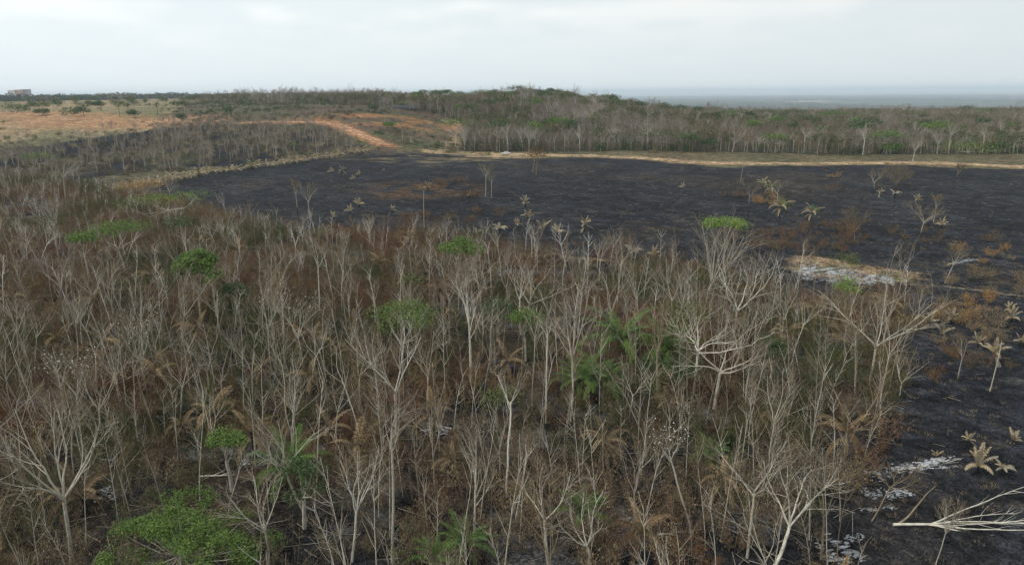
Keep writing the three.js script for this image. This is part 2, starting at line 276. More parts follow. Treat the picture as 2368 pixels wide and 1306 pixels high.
// s: H height, R trunk radius, fork share of height, limbs, spread, lean, wig, up, sub, ter, twigs, twigR, leader
function bareTree(seed, s) {
  s = { H: 14, R: 0.16, fork: 0.45, limbs: 4, spread: 0.6, lean: 0.06, leanAz: 0, wig: 0.16, up: 0.35, sub: 4, ter: 4, twigs: 4, twigR: 0.013, twigL: 1, limbL: 1, leader: false, char: 0, limbWig: 0.4, sides: 6, ...s };
  const rng = rngOf(seed), g = new THREE.Group(), trunk = new Shape(), twigs = new Shape(), limbs = [];
  const paint = (q) => { const k = s.char ? sm(s.char * 1.25, s.char * 0.8, q.y + 0.5 * (hash2(Math.floor(q.y * 3), 1, seed) - 0.5)) : 0; const b = 0.93 + 0.14 * hash2(Math.floor(q.y * 2.2), 7, seed); return mixc([b, b, b], [0.06, 0.06, 0.065], k); };
  const dir0 = V3(Math.cos(s.leanAz) * s.lean, 1, Math.sin(s.leanAz) * s.lean).normalize(), th = s.H * (s.leader ? 0.86 : s.fork);
  const tr = stroke(rng, trunk, V3(0, -0.3, 0), dir0, th + 0.3, s.R, s.leader ? s.R * 0.25 : s.R * 0.72, s.sides, 8, s.wig * 0.8, s.lean > 0.25 ? s.lean * 0.9 : 0.05, paint);
  const tw = (shape, b, t, L, r) => { const q = b.at(t), d = turnDir(rng, q.d, 0.35 + rng() * 0.55, rng() * 6.28); d.y += 0.12; d.normalize(); const e = q.p.clone().addScaledVector(d, L); shape.spike(q.p, e, r); return { p: q.p, e, d }; };
  const rest = s.H - th;
  for (let k = 0; k < s.limbs; k++) {
    const sh = new Shape(), az = k / s.limbs * 6.283 + (rng() - 0.5) * 1.1, t = s.leader ? lerp(s.fork, 0.97, (k + 0.3) / s.limbs) : 1 - rng() * 0.1;
    const q = tr.at(t), ang = s.spread * (0.65 + rng() * 0.6), dir = turnDir(rng, q.d, ang, az);
    const L = s.leader ? (s.H * (1 - s.fork)) * s.limbL * lerp(0.62, 0.3, k / s.limbs) * (0.8 + rng() * 0.4) : (rest / Math.max(0.45, Math.cos(ang * 0.8))) * s.limbL * (0.7 + rng() * 0.35);
    const r0 = Math.min(q.r * 0.85, s.R * (s.leader ? 0.36 : 0.52));
    const limb = stroke(rng, sh, q.p, dir, L, r0, r0 * 0.28, 5, 8, s.limbWig, s.up);
    for (let a = 0; a < s.sub; a++) {
      const t1 = 0.28 + 0.72 * (a + rng() * 0.8) / s.sub, q1 = limb.at(t1), d1 = turnDir(rng, q1.d, 0.4 + rng() * 0.45, rng() * 6.28), L1 = L * (0.62 - 0.3 * t1) * (0.75 + rng() * 0.5), b1 = stroke(rng, sh, q1.p, d1, L1, q1.r * 0.62, q1.r * 0.2, 4, 4, s.limbWig, s.up * 0.8);
      for (let b = 0; b < s.ter; b++) {
        const t2 = 0.25 + 0.75 * (b + rng() * 0.8) / s.ter, q2 = b1.at(t2), d2 = turnDir(rng, q2.d, 0.4 + rng() * 0.45, rng() * 6.28), L2 = L1 * (0.55 - 0.22 * t2) * (0.75 + rng() * 0.5), b2 = stroke(rng, sh, q2.p, d2, L2, Math.max(q2.r * 0.6, s.twigR * 1.3), s.twigR, 3, 2, s.limbWig * 1.2, s.up * 0.6, () => [0.62, 0.58, 0.53]);
        for (let c = 0; c < s.twigs; c++) tw(twigs, b2, (c + rng()) / s.twigs, (0.4 + rng() * 0.75) * s.twigL, s.twigR);
      }
      for (let c = 0; c < 2; c++) tw(twigs, b1, rng(), (0.6 + rng() * 0.7) * s.twigL, s.twigR);
    }
    limbs.push(sh);
  }
  g.add(meshOf(trunk, M.pale, 'trunk'));
  for (const l of limbs) g.add(meshOf(l, M.pale, 'limb'));
  const t = meshOf(twigs, M.twig, 'twigs'); t.userData.kind = 'stuff'; g.add(t);
  g.userData.shapes = { trunk, limbs, twigs };
  return g;
}
const barked = (g, bark, twig = M.twig) => { g.children.forEach((m) => { if (m.name === 'trunk' || m.name === 'limb') m.material = bark; if (m.name === 'twigs') m.material = twig; }); return g; };
const copyOf = (g) => { const ud = g.userData; g.userData = {}; const c = g.clone(); g.userData = ud; return c; };

const occupied = [];   // [x, d, radius] of what stands at surveyed places
const WOODNAME = 'bare_tree';
let nBare = 0;
// surveyed trees: base pixel, top row, settings, bark, label
function surveyed(seed, [bx, by, ty], s, bark, label, twig, turn = 0, name = WOODNAME, category = 'tree') {
  const q = survey(bx, by), H = riseAt(bx, ty, q.d) - q.y, g = barked(bareTree(seed, { H: H * 1.0, ...s, R: (s.R ?? H * 0.0125 + 0.02) * 0.68, limbL: (s.limbL ?? 1) * 0.85 }), bark, twig);
  place(g, q, turn); occupied.push([q.x, q.d, 1.6]); nBare++;
  return tag(g, name, label, category);
}
const L = Math.PI;
surveyed(101, [1090, 885, 600], { leader: true, fork: 0.42, limbs: 9, spread: 0.62, limbL: 1.35, up: 0.45, R: 0.3, sub: 5, ter: 4, twigs: 5, lean: 0, wig: 0.05, limbWig: 0.2 }, M.white, 'tallest straight pale tree with thick trunk and candelabra crown, amid the burnt woodland');
surveyed(102, [918, 1030, 725], { fork: 0.46, limbs: 4, spread: 0.55, R: 0.26, limbL: 0.95, lean: -0.06, up: 0.3, sub: 5, limbWig: 0.22 }, M.white, 'pale leafless tree whose thick trunk forks into four wide arms before a green crown');
surveyed(103, [1320, 975, 640], { fork: 0.45, limbs: 6, spread: 0.5, R: 0.2, limbL: 1.05, up: 0.3, sub: 5, limbWig: 0.18 }, M.pale, 'leafless vase-shaped tree with thin stem and tall fan of limbs beside green palm');
surveyed(104, [1262, 978, 700], { fork: 0.78, limbs: 3, spread: 0.35, R: 0.14, wig: 0.04, lean: 0, sub: 3, ter: 3 }, M.white, 'straight white pole-like tree with tiny crown beside the vase-shaped tree');
surveyed(105, [1640, 690, 496], { fork: 0.2, limbs: 9, spread: 0.5, R: 0.34, limbL: 1.05, up: 0.25, sub: 5, ter: 5, limbWig: 0.14 }, M.pale, 'large many-stemmed leafless tree with umbrella crown beside a bright green flat crown');
surveyed(106, [1700, 765, 605], { fork: 0.3, limbs: 7, spread: 0.95, R: 0.34, limbL: 1.1, up: 0.35, sub: 5, limbWig: 0.75, twigs: 3 }, M.white, 'gnarled white leafless tree with twisting bright limbs spreading low and wide');
surveyed(107, [1600, 925, 690], { fork: 0.5, limbs: 7, spread: 1.15, R: 0.26, limbL: 0.9, up: 0.15, sub: 5, limbWig: 0.8, twigs: 4 }, M.white, 'flat-topped gnarled grey tree with zigzag white limbs above a dark green thicket');
surveyed(108, [1652, 945, 765], { fork: 0.5, limbs: 5, spread: 0.95, R: 0.36, limbL: 1.15, up: 0.2, sub: 5, limbWig: 0.5 }, M.pale, 'leafless tree with stout grey trunk and broad drooping crown of fine twigs');
surveyed(109, [2012, 880, 640], { fork: 0.35, limbs: 7, spread: 0.75, R: 0.28, limbL: 1.05, up: 0.3, sub: 5, limbWig: 0.32 }, M.pale, 'broad pale leafless tree at the edge of the woodland below the white ash bank');
surveyed(110, [1945, 870, 735], { fork: 0.45, limbs: 4, spread: 0.6, up: 0.3 }, M.pale, 'smaller V-forked leafless tree leaning against the broad tree by the ash bank');
surveyed(111, [1772, 1330, 1040], { fork: 0.42, limbs: 5, spread: 0.55, R: 0.24, lean: 0.75, leanAz: -0.25, limbL: 1.15, up: 0.1, wig: 0.28, sub: 5 }, M.white, 'white-barked tree with thick S-curved trunk leaning towards the black field');
surveyed(112, [1728, 1290, 1010], { fork: 0.58, limbs: 4, spread: 0.8, R: 0.17, up: 0.4, wig: 0.06, lean: 0.02, limbL: 1.1 }, M.pale, 'straight leafless tree with an upright trunk dividing into a wide Y');
surveyed(113, [1800, 1240, 985], { fork: 0.4, limbs: 5, spread: 0.42, R: 0.15, up: 0.3, limbL: 1.05 }, M.grey, 'tall grey leafless tree with narrow V crown beside the wide Y tree');
surveyed(114, [165, 1300, 850], { fork: 0.38, limbs: 7, spread: 0.62, R: 0.28, up: 0.3, sub: 6, ter: 5, limbL: 1.1 }, M.pale, 'large many-limbed leafless tree with dense grey crown near the bright green bush');
surveyed(115, [712, 1205, 925], { fork: 0.5, limbs: 6, spread: 0.68, R: 0.19, lean: 0.2, leanAz: L, up: 0.3, sub: 5 }, M.pale, 'leafless tree leaning away from the black field with round open fan crown');
surveyed(116, [812, 1300, 1000], { fork: 0.4, limbs: 5, spread: 0.42, R: 0.17, up: 0.35 }, M.white, 'tall white leafless tree split into a narrow V of two bunches');
surveyed(117, [1096, 1262, 935], { leader: true, fork: 0.35, limbs: 10, spread: 0.5, limbL: 0.95, R: 0.17, up: 0.5, sub: 4, ter: 4, limbWig: 0.2, wig: 0.08 }, M.white, 'slim white tree with dense broom-like upright crown above a green palm');
surveyed(118, [1172, 1150, 850], { fork: 0.7, limbs: 4, spread: 0.55, R: 0.15, wig: 0.26, sub: 4 }, M.white, 'wavy slender white tree with a small forked crown high up');
surveyed(119, [1192, 1205, 985], { fork: 0.72, limbs: 3, spread: 0.5, R: 0.12, wig: 0.14 }, M.white, 'thin white sapling-like tree leaning beside the wavy slender tree');
surveyed(120, [1272, 1330, 1060], { fork: 0.5, limbs: 4, spread: 0.75, R: 0.2, up: 0.4, lean: 0.12, leanAz: L }, M.pale, 'leafless tree with dark-flecked trunk and open Y crown of curved arms');
surveyed(121, [1368, 1345, 1120], { fork: 0.4, limbs: 5, spread: 0.6, R: 0.17, up: 0.3 }, M.white, 'low pale leafless tree with V of limbs beside a tan dead palm frond');
surveyed(122, [620, 1310, 1085], { fork: 0.42, limbs: 7, spread: 0.5, R: 0.16, up: 0.25, sub: 4 }, M.white, 'small white fan-shaped tree standing against the bright green bush');
surveyed(123, [905, 1300, 860], { fork: 0.68, limbs: 4, spread: 0.42, R: 0.17, wig: 0.08 }, M.pale, 'very tall thin pale trunk with sparse narrow crown amid brown thicket');
surveyed(124, [416, 970, 790], { fork: 0.45, limbs: 4, spread: 0.55, R: 0.14 }, M.pale, 'slender leafless tree with forked crown beside brown rusty shrubs');
surveyed(125, [190, 1060, 800], { fork: 0.6, limbs: 4, spread: 0.5, R: 0.15, wig: 0.1 }, M.pale, 'slender pale tree rising straight with white seed tufts in its crown');
surveyed(126, [1722, 960, 762], { fork: 0.5, limbs: 5, spread: 0.42, R: 0.15, up: 0.3 }, M.pale, 'leafless tree with narrow flaring crown beside the stout grey trunk');
surveyed(127, [1455, 975, 845], { fork: 0.5, limbs: 4, spread: 0.8, R: 0.12, up: 0.45 }, M.white, 'small white leafless tree with candelabra arms in front of green palm fronds');
surveyed(128, [1968, 1020, 860], { fork: 0.2, limbs: 5, spread: 0.8, R: 0.24, lean: 0.2, limbL: 1.25, up: 0.15, sub: 5 }, M.tan, 'tan-barked tree with long arm reaching over the black field above a dead palm');
surveyed(129, [1600, 1210, 985], { fork: 0.75, limbs: 5, spread: 0.6, R: 0.13, lean: 0.32, leanAz: L }, M.white, 'leaning thin white tree carrying white seed tufts in its crown');
surveyed(130, [700, 850, 668], { fork: 0.42, limbs: 6, spread: 0.55, R: 0.13, up: 0.3 }, M.white, 'leafless tree dotted with many white seed tufts');
surveyed(131, [335, 900, 715], { fork: 0.4, limbs: 6, spread: 0.65, R: 0.14 }, M.pale, 'spreading leafless tree covered in small white seed tufts');
surveyed(132, [790, 720, 545], { leader: true, fork: 0.4, limbs: 8, spread: 0.5, limbL: 1.0, R: 0.14 }, M.white, 'tall white narrow-crowned leafless tree amid rust-brown trees');
surveyed(133, [738, 745, 540], { fork: 0.7, limbs: 4, spread: 0.45, R: 0.16, wig: 0.05 }, M.white, 'straight white trunk with a small crown beside a dark vine-clad tree');
surveyed(134, [520, 565, 478], { fork: 0.15, limbs: 12, spread: 0.6, R: 0.2, up: 0.15, sub: 5, ter: 4, limbWig: 0.15 }, M.pale, 'broad many-stemmed pale fan tree close to the black field edge');
surveyed(135, [130, 545, 440], { fork: 0.2, limbs: 8, spread: 0.42, R: 0.18, up: 0.15 }, M.pale, 'upright fan of pale stems on the far side of the woodland');
surveyed(136, [1300, 690, 545], { fork: 0.62, limbs: 4, spread: 0.45, R: 0.12 }, M.white, 'slim white tree beside dead palms at the black field edge');
surveyed(137, [1385, 655, 530], { fork: 0.45, limbs: 5, spread: 0.5, R: 0.15 }, M.pale, 'pale tree with wavy forked limbs at the black field edge');
surveyed(138, [1427, 720, 545], { fork: 0.65, limbs: 4, spread: 0.4, R: 0.11 }, M.white, 'thin white tree standing over grey ash ground');
surveyed(139, [1060, 720, 560], { fork: 0.3, limbs: 8, spread: 0.55, R: 0.15, up: 0.25 }, M.pale, 'fan-crowned leafless tree under bright green leaves');
surveyed(140, [2215, 880, 765], { fork: 0.5, limbs: 4, spread: 0.4, R: 0.1, char: 0.5 }, M.pale, 'small V-crowned leafless tree among palms on the black field');
surveyed(141, [2290, 905, 765], { fork: 0.85, limbs: 4, spread: 0.5, limbL: 0.6, R: 0.11, wig: 0.05, lean: 0.08 }, M.pale, 'bare leaning pole of a tree among dead palms on the black field');
surveyed(142, [2158, 1330, 1140], { fork: 0.6, limbs: 9, spread: 0.5, R: 0.07, up: 0.3, limbL: 0.95, sub: 4, ter: 4, twigs: 4, twigR: 0.008, twigL: 0.5 }, M.pale, 'small broom-crowned tree with thin twin stem beside the fallen tree');
surveyed(143, [2012, 1205, 1045], { fork: 0.55, limbs: 6, spread: 0.8, R: 0.1, lean: 0.45, leanAz: 0, limbWig: 0.7, twigL: 0.5 }, M.tan, 'small crooked tree leaning beside the white ash streak');
surveyed(144, [1977, 558, 478], { fork: 0.28, limbs: 9, spread: 0.55, R: 0.17, up: 0.05, sub: 5, ter: 4, twigR: 0.02 }, M.tan, 'fan-shaped leafless tree standing alone on the black field');
surveyed(145, [2126, 552, 462], { fork: 0.45, limbs: 8, spread: 0.75, R: 0.18, up: 0.1, sub: 5, twigR: 0.02, char: 2 }, M.pale, 'flat-crowned leafless tree with charred foot on the black field');
surveyed(146, [2160, 515, 445], { fork: 0.55, limbs: 5, spread: 0.45, R: 0.13, twigR: 0.02 }, M.pale, 'thin leafless tree behind the flat-crowned tree on the black field');
surveyed(147, [2073, 428, 378], { fork: 0.08, limbs: 13, spread: 0.75, R: 0.2, up: 0.2, sub: 5, ter: 5, twigR: 0.03, limbWig: 0.2 }, M.tan, 'rounded leafless bushy tree on the far part of the black field');
surveyed(148, [2020, 450, 390], { fork: 0.5, limbs: 6, spread: 0.75, R: 0.15, twigR: 0.025, char: 2.5 }, M.pale, 'small flat-topped leafless tree with charred stem beside the rounded bushy tree');
surveyed(149, [2214, 408, 374], { fork: 0.2, limbs: 7, spread: 0.6, R: 0.14, twigR: 0.03 }, M.tan, 'low V-shaped leafless tree close to the sandy road');
surveyed(150, [1122, 455, 372], { fork: 0.58, limbs: 7, spread: 0.7, R: 0.17, twigR: 0.024, up: 0.25 }, M.pale, 'round-crowned leafless tree in the middle of the black field');
surveyed(151, [1136, 458, 400], { fork: 0.6, limbs: 4, spread: 0.5, R: 0.12, twigR: 0.02 }, M.pale, 'thinner leafless tree beside the round-crowned one on the black field');
surveyed(152, [688, 500, 408], { fork: 0.55, limbs: 5, spread: 0.35, R: 0.17, twigR: 0.02, char: 3 }, M.pale, 'upright leafless tree with charred foot at the near rim of the black field');
surveyed(153, [715, 505, 418], { fork: 0.45, limbs: 6, spread: 0.5, R: 0.17, twigR: 0.02 }, M.pale, 'pale wavy-limbed tree with dangling dead leaves at the rim of the black field');
surveyed(154, [1728, 512, 404], { fork: 0.55, limbs: 4, spread: 0.4, R: 0.14, lean: 0.15, char: 5, twigR: 0.018 }, M.grey, 'leaning half-charred leafless tree beside brown palms on the black field');
surveyed(155, [1798, 470, 412], { fork: 0.4, limbs: 5, spread: 0.5, R: 0.15, twigR: 0.02 }, M.white, 'whitish leafless tree above the half-green palm');
surveyed(156, [2185, 655, 565], { fork: 0.5, limbs: 5, spread: 0.55, R: 0.13, lean: 0.2, twigR: 0.015 }, M.pale, 'leaning leafless tree beside the thin white ash line');
surveyed(157, [2118, 765, 645], { fork: 0.55, limbs: 4, spread: 0.4, R: 0.11 }, M.pale, 'thin leafless tree at the sandy track below the ash bank');
surveyed(158, [152, 470, 345], { fork: 0.5, limbs: 8, spread: 0.6, R: 0.26, up: 0.25, sub: 5, twigR: 0.025 }, M.pale, 'big vase-shaped leafless tree standing beside the pale track across burnt scrub');
surveyed(159, [392, 470, 408], { fork: 0.45, limbs: 6, spread: 0.6, R: 0.18, twigR: 0.022 }, M.pale, 'leafless forked tree in front of the line of straw palms');
surveyed(160, [333, 478, 405], { fork: 0.4, limbs: 6, spread: 0.6, R: 0.18, twigR: 0.022 }, M.pale, 'leafless tree with ochre leaves behind it near the straw palms');
surveyed(161, [2112, 372, 312], { fork: 0.42, limbs: 8, spread: 0.5, R: 0.3, twigR: 0.035, up: 0.2 }, M.white, 'large pale vase-shaped tree at the far wood edge beside the road');
surveyed(162, [1232, 398, 335], { fork: 0.42, limbs: 7, spread: 0.6, R: 0.2, twigR: 0.03, up: 0.3, sub: 5 }, M.tan, 'round tree with thin rusty leaves beside the road at the field crest', M.twigBrown);
surveyed(163, [1053, 340, 285], { fork: 0.5, limbs: 6, spread: 0.8, R: 0.24, twigR: 0.03 }, M.white, 'pale trunk with open crown at the corner of the far wood');
// white seed tufts in four crowns
{
  const rng = rngOf(900), tuft = new THREE.IcosahedronGeometry(1, 0), pos = tuft.attributes.position; for (let k = 0; k < pos.count; k++) { const f = 0.8 + 0.4 * hash2(Math.round(pos.getX(k) * 9), Math.round(pos.getY(k) * 9 + pos.getZ(k) * 5), 3); pos.setXYZ(k, pos.getX(k) * f, pos.getY(k) * f, pos.getZ(k) * f); }
  tuft.setIndex([...Array(pos.count).keys()]);
  for (const o of scene.children.filter((c) => /seed tufts/.test(c.userData.label || ''))) {
    const tips = o.children.find((c) => c.name === 'twigs').geometry.attributes.position, im = new THREE.InstancedMesh(tuft, M.puff, 70), m = new THREE.Matrix4();
    for (let k = 0; k < 70; k++) { const i = Math.floor(rng() * tips.count / 4) * 4 + 3, s = 0.025 + rng() * 0.05; m.makeScale(s, s * 0.8, s).setPosition(tips.getX(i), tips.getY(i), tips.getZ(i)); im.setMatrixAt(k, m); }
    im.name = 'seed_tufts'; im.userData.kind = 'stuff'; o.add(im);
  }
}

// ---------------------------------------------------------------- palms
function frondShape(seed, len, arch, droop, nLeaf, leafLen, width) {
  const rng = rngOf(seed), s = new Shape(), pts = [], rad = [];
  const N = 8, dir = V3(Math.cos(arch[0]), Math.sin(arch[0]), 0), p = V3();
  for (let k = 0; k <= N; k++) { const t = k / N, a = lerp(arch[0], arch[1], t ** 1.3); if (k) p.add(V3(Math.cos(a), Math.sin(a), 0).multiplyScalar(len / N)); pts.push(p.clone()); rad.push(lerp(0.035, 0.008, t)); }
  s.tint = [0.85, 0.8, 0.7]; s.tube(pts, rad, 3);
  for (let k = 0; k < nLeaf; k++) for (const side of [-1, 1]) {
    const t = 0.12 + 0.88 * (k + rng() * 0.5) / nLeaf, f = t * N * 0.999, i = Math.floor(f), q = pts[i].clone().lerp(pts[i + 1], f - i), T = pts[i + 1].clone().sub(pts[i]).normalize();
    const l = leafLen * (Math.sin(Math.PI * clamp(0.12 + t * 0.8)) * 0.8 + 0.25) * (0.8 + rng() * 0.4), d = V3(0, -droop * (0.6 + rng() * 0.8), side * (0.75 + rng() * 0.3)).addScaledVector(T, 0.55 + 0.5 * t).normalize(), b = 0.75 + rng() * 0.5;
    s.leaf(q, d, V3(-T.y, T.x, side * 0.2).normalize(), l, width * (0.8 + rng() * 0.4), [b, b * (0.95 + rng() * 0.08), b * 0.95]);
  }
  return s.geometry();
}
const FR = { up: [0, 1, 2].map((k) => frondShape(300 + k, 3.2, [1.3, 0.35 - k * 0.35], 0.35, 44, 0.5, 0.042)), arch: [0, 1, 2].map((k) => frondShape(310 + k, 3.4, [1.0, -0.8 - k * 0.2], 0.8, 46, 0.5, 0.042)), hang: [0, 1].map((k) => frondShape(320 + k, 2.8, [0.1, -1.4], 0.7, 30, 0.42, 0.04)), plume: [0, 1, 2, 3].map((k) => frondShape(330 + k, 2.0 - k * 0.1, [1.5 - k * 0.13, [0.95, 0.45, -0.2, -0.9][k]], 1.0, 46, 0.3 + 0.02 * k, 0.048)) };
function palm(seed, o) {
  const rng = rngOf(seed), g = new THREE.Group(), tr = new Shape(); o = { h: 1.5, r: 0.14, up: 3, arch: 5, hang: 2, plume: 0, lean: 0.1, size: 1, char: true, ...o };
  const az = rng() * 6.28, pts = [], rad = []; for (let k = 0; k <= 6; k++) { const t = k / 6; pts.push(V3(Math.cos(az) * o.lean * o.h * t * t, -0.25 + (o.h + 0.25) * t, Math.sin(az) * o.lean * o.h * t * t)); rad.push(o.r * (1.25 - 0.45 * t + 0.14 * (k % 2)) * (k === 6 ? 1.15 : 1)); }
  tr.tube(pts, rad, 7, () => { const b = 0.85 + rng() * 0.3; return [b, b, b]; }); g.add(meshOf(tr, o.char ? M.char : M.stem, 'trunk'));
  let n = 0; for (const kind of ['up', 'arch', 'hang', 'plume']) for (let k = 0; k < o[kind]; k++, n++) {
    const f = meshOf(FR[kind][Math.floor(rng() * FR[kind].length)], (o.mat2 && rng() < (o.share2 ?? 0.4)) ? o.mat2 : o.mat, 'frond'); f.position.copy(pts[6]); f.position.y -= kind === 'hang' ? 0.25 : 0.05; f.rotation.set(0, n * 2.4 + rng() * 0.9, (rng() - 0.5) * 0.35); f.scale.setScalar(o.size * (0.8 + rng() * 0.4)); g.add(f);
  }
  return g;
}
const STRAW = { mat: M.straw, mat2: M.strawGrey };
const fieldPalms = [0, 1, 2, 3, 4].map((k) => palm(400 + k, { ...STRAW, h: 0.5 + k * 0.22, plume: 7 + k % 3, arch: 0, up: 0, hang: k === 4 ? 2 : 0 }));
const woodPalms = [0, 1, 2, 3].map((k) => palm(420 + k, { mat: M.tanLeaf, mat2: M.brown, h: 1.6 + k * 0.5, up: 3, arch: 4, hang: 6, size: 0.85, char: k % 2 === 0 }));
const rowPalms = [0, 1, 2].map((k) => palm(440 + k, { mat: M.strawPale, mat2: M.straw, h: 0.5 + k * 0.3, up: 4, arch: 5, hang: 1 }));
const greenPalms = [0, 1].map((k) => palm(460 + k, { mat: M.frondGreen, mat2: M.green, share2: 0.25, h: 1.8, up: 11, arch: 9, hang: 2, size: 1.1, char: false }));
const halfPalms = [0, 1].map((k) => palm(470 + k, { mat: M.straw, mat2: M.frondGreen, share2: 0.35, h: 2.6, up: 5, arch: 6, hang: 4, char: true }));
const farPalms = [0, 1].map((k) => palm(480 + k, { mat: M.darkGreen, h: 7 + k * 2, r: 0.25, up: 7, arch: 5, hang: 2, size: 1.2, char: false, lean: 0.02 }));
const prng = rngOf(77);
function putPalm(list, q, s, name, label, group, r = 1) { const g = copyOf(list[Math.floor(prng() * list.length)]); place(g, q, prng() * 6.28, s, 0.05); occupied.push([q.x, q.d, r]); return tag(g, name, label, 'palm', group); }
for (const [x, y, s, where] of [[2262, 1095, 1.25, 'beside the end of the white ash streak, widest fronds'], [2318, 1100, 0.85, 'low, with four spread fronds beside the wide-fronded palm'], [2345, 1025, 0.9, 'with small upright tuft over a pale ash spot'], [2242, 1030, 0.6, 'stunted, behind the ash streak'], [2165, 1058, 0.55, 'bent over, behind the ash streak'], [2300, 840, 1.3, 'beside the bare leaning pole tree'], [2262, 805, 1.0, 'with two long sideways fronds beside the pole tree'], [2340, 745, 1.1, 'next to small ochre shrubs'], [2180, 780, 1.25, 'in the thick clump below the sandy track'], [2200, 750, 1.1, 'behind the thick clump below the sandy track'], [2150, 760, 1.0, 'at the woodland side of the thick clump'], [2360, 800, 1.0, 'with drooping tips beside the low ochre shrubs'],
  [1255, 535, 1.5, 'large plume at the near rim of the black field'], [1290, 545, 1.3, 'ochre-tinged beside the large plume palm'], [1352, 535, 1.2, 'standing over rusty shrubs at the field rim'], [1215, 480, 1.3, 'tall plume out on the black field'], [1220, 510, 1.3, 'in front of the tall plume on the field'], [1195, 525, 0.8, 'small bent, beside the paired plumes'], [1155, 545, 1.5, 'dense bright tuft at the wood edge'], [1105, 545, 0.9, 'low, beside the dense bright tuft'], [830, 480, 1.3, 'beside the pale wavy-limbed tree'], [808, 495, 1.1, 'in front of another palm near the wavy-limbed tree'], [770, 505, 1.0, 'low, at the wood edge near the wavy-limbed tree'], [908, 490, 1.0, 'with two black stems on the field rim'], [990, 440, 1.2, 'beside the brown scorched patch in the field'], [1085, 458, 1.0, 'under the round-crowned leafless tree'], [765, 402, 1.1, 'on the upper black slope, one of two'], [790, 402, 1.1, 'on the upper black slope, beside its twin'], [828, 408, 1.0, 'beside a thin dead stem on the upper slope'], [816, 418, 0.9, 'lowest of the upper slope palms'], [887, 398, 0.7, 'small lone tuft high on the black slope'], [1578, 438, 1.0, 'lone small tuft in the middle of the bare black field'], [2070, 458, 1.3, 'double plume below the rounded bushy tree'], [2035, 455, 0.9, 'bent, beside the double plume'], [2122, 470, 1.0, 'with upright small fronds near the flat-crowned tree'], [2178, 528, 1.1, 'beside the thin tree behind the flat-crowned one'], [1465, 600, 1.4, 'with drooping plumes over ash ground'], [1512, 600, 1.2, 'ragged, at the wood edge near the umbrella tree'], [2190, 620, 0.9, 'near the thin white ash line'], [2335, 720, 1.0, 'on the near side of the sandy track']])
  putPalm(fieldPalms, survey(x, y), s * (y < 620 ? 1.08 : 0.82), 'burnt_palm', 'burnt straw-coloured palm ' + where);
for (const [x, y, s, label] of [[1440, 850, 1.9, 'large dark green palm with full fan of fronds in the burnt woodland'], [1395, 935, 1.35, 'bright fern-like green palm beside rusty shrubs'], [1345, 925, 1.2, 'smaller fern-like green palm beside the slim white forked tree'], [1072, 1300, 0.85, 'green palm at the foot of the broom-crowned white tree'], [1010, 1330, 0.7, 'young light green palm among dry twigs'], [675, 1130, 1.2, 'shaded dark green palm behind the leaning fan-crowned tree'], [1345, 1225, 0.8, 'light green palm thicket under leafless branches'], [1545, 860, 1.5, 'dark green palm under the flat-topped gnarled tree'], [1640, 1080, 0.7, 'small lime palm beside the wide Y tree']])
  putPalm(greenPalms, survey(x, y), s, 'green_palm', label);
for (const [x, y, s, label] of [[1802, 505, 1.3, 'half-green palm with brown skirt on the black field'], [1875, 515, 1.1, 'narrow half-green palm beside rusty shrubs'], [1785, 450, 1.1, 'brown shaggy palm behind the half-green palm'], [1765, 440, 1.0, 'tan shaggy palm beside the half-charred leaning tree']])
  putPalm(halfPalms, survey(x, y), s, 'half_burnt_palm', label);
for (const [x, y, s, label] of [[1950, 1060, 1.3, 'big tan dead palm with shaggy skirt under the long-armed tree'], [495, 1000, 1.4, 'dead palm with black charred heart and tall tan fronds'], [1475, 1290, 1.2, 'dead palm with long tan plume fronds near the rusty thicket'], [1665, 1190, 1.1, 'dead palm with golden plume beside the wide Y tree'], [590, 1060, 1.2, 'tan dead palm over pale ash ground'], [1005, 1010, 1.2, 'black-hearted dead palm over a white ash patch']])
  putPalm(woodPalms, survey(x, y), s, 'dead_palm', label);
{ // the line of straw palms along the old field boundary
  const line = [[235, 452], [300, 436], [360, 424], [420, 414], [480, 404], [560, 394], [640, 382], [720, 370], [790, 360], [850, 352]].map(([a, b]) => { const p = survey(a, b); return [p.x, p.d]; });
  for (let k = 0; k < 62; k++) { const where = ['beside the ochre-leaved tree', 'behind the leafless forked tree', 'before the bare slope of the burnt scrub', 'beside the dark green shrub tree', 'between shrub tree and upper slope palms', 'above the upper slope palms', 'at the end towards the orange road'][Math.floor(k / 62 * 7)], f = (k + prng() * 0.9) / 62 * (line.length - 1), i = Math.min(line.length - 2, Math.floor(f)), t = f - i; const x = lerp(line[i][0], line[i + 1][0], t) + (prng() - 0.5) * 3, d = lerp(line[i][1], line[i + 1][1], t) + (prng() - 0.5) * 7; putPalm(rowPalms, { x, d }, 0.85 + prng() * 0.55, 'boundary_palm', 'straw-coloured dead palm of the boundary line, ' + where, 'boundary palms ' + where); }
}
for (const [x, y, d, label] of [[803, 278, 640, 'tall shaggy palm beside the orange road bend'], [875, 262, 700, 'slim palm on the clearing beyond the road bend'], [915, 272, 660, 'palm with drooping skirt beside the dark soil heap'], [232, 258, 759, 'dark palm standing alone on the far grassland'], [273, 275, 660, 'dark palm behind the orange soil cut'], [295, 275, 673, 'second dark palm behind the orange soil cut'], [362, 272, 673, 'paired dark palm behind the end of the orange cut'], [462, 272, 594, 'dark palm on the scrub rise'], [486, 272, 594, 'pale palm beside the dark one on the scrub rise'], [190, 272, 660, 'dark palm next to the wide-crowned far trees']])
  { const g = copyOf(farPalms[Math.floor(prng() * 2)]), q = atDepth(x, d); place(g, q, prng() * 6, 0.9 + prng() * 0.3); tag(g, 'tall_palm', label, 'palm'); }

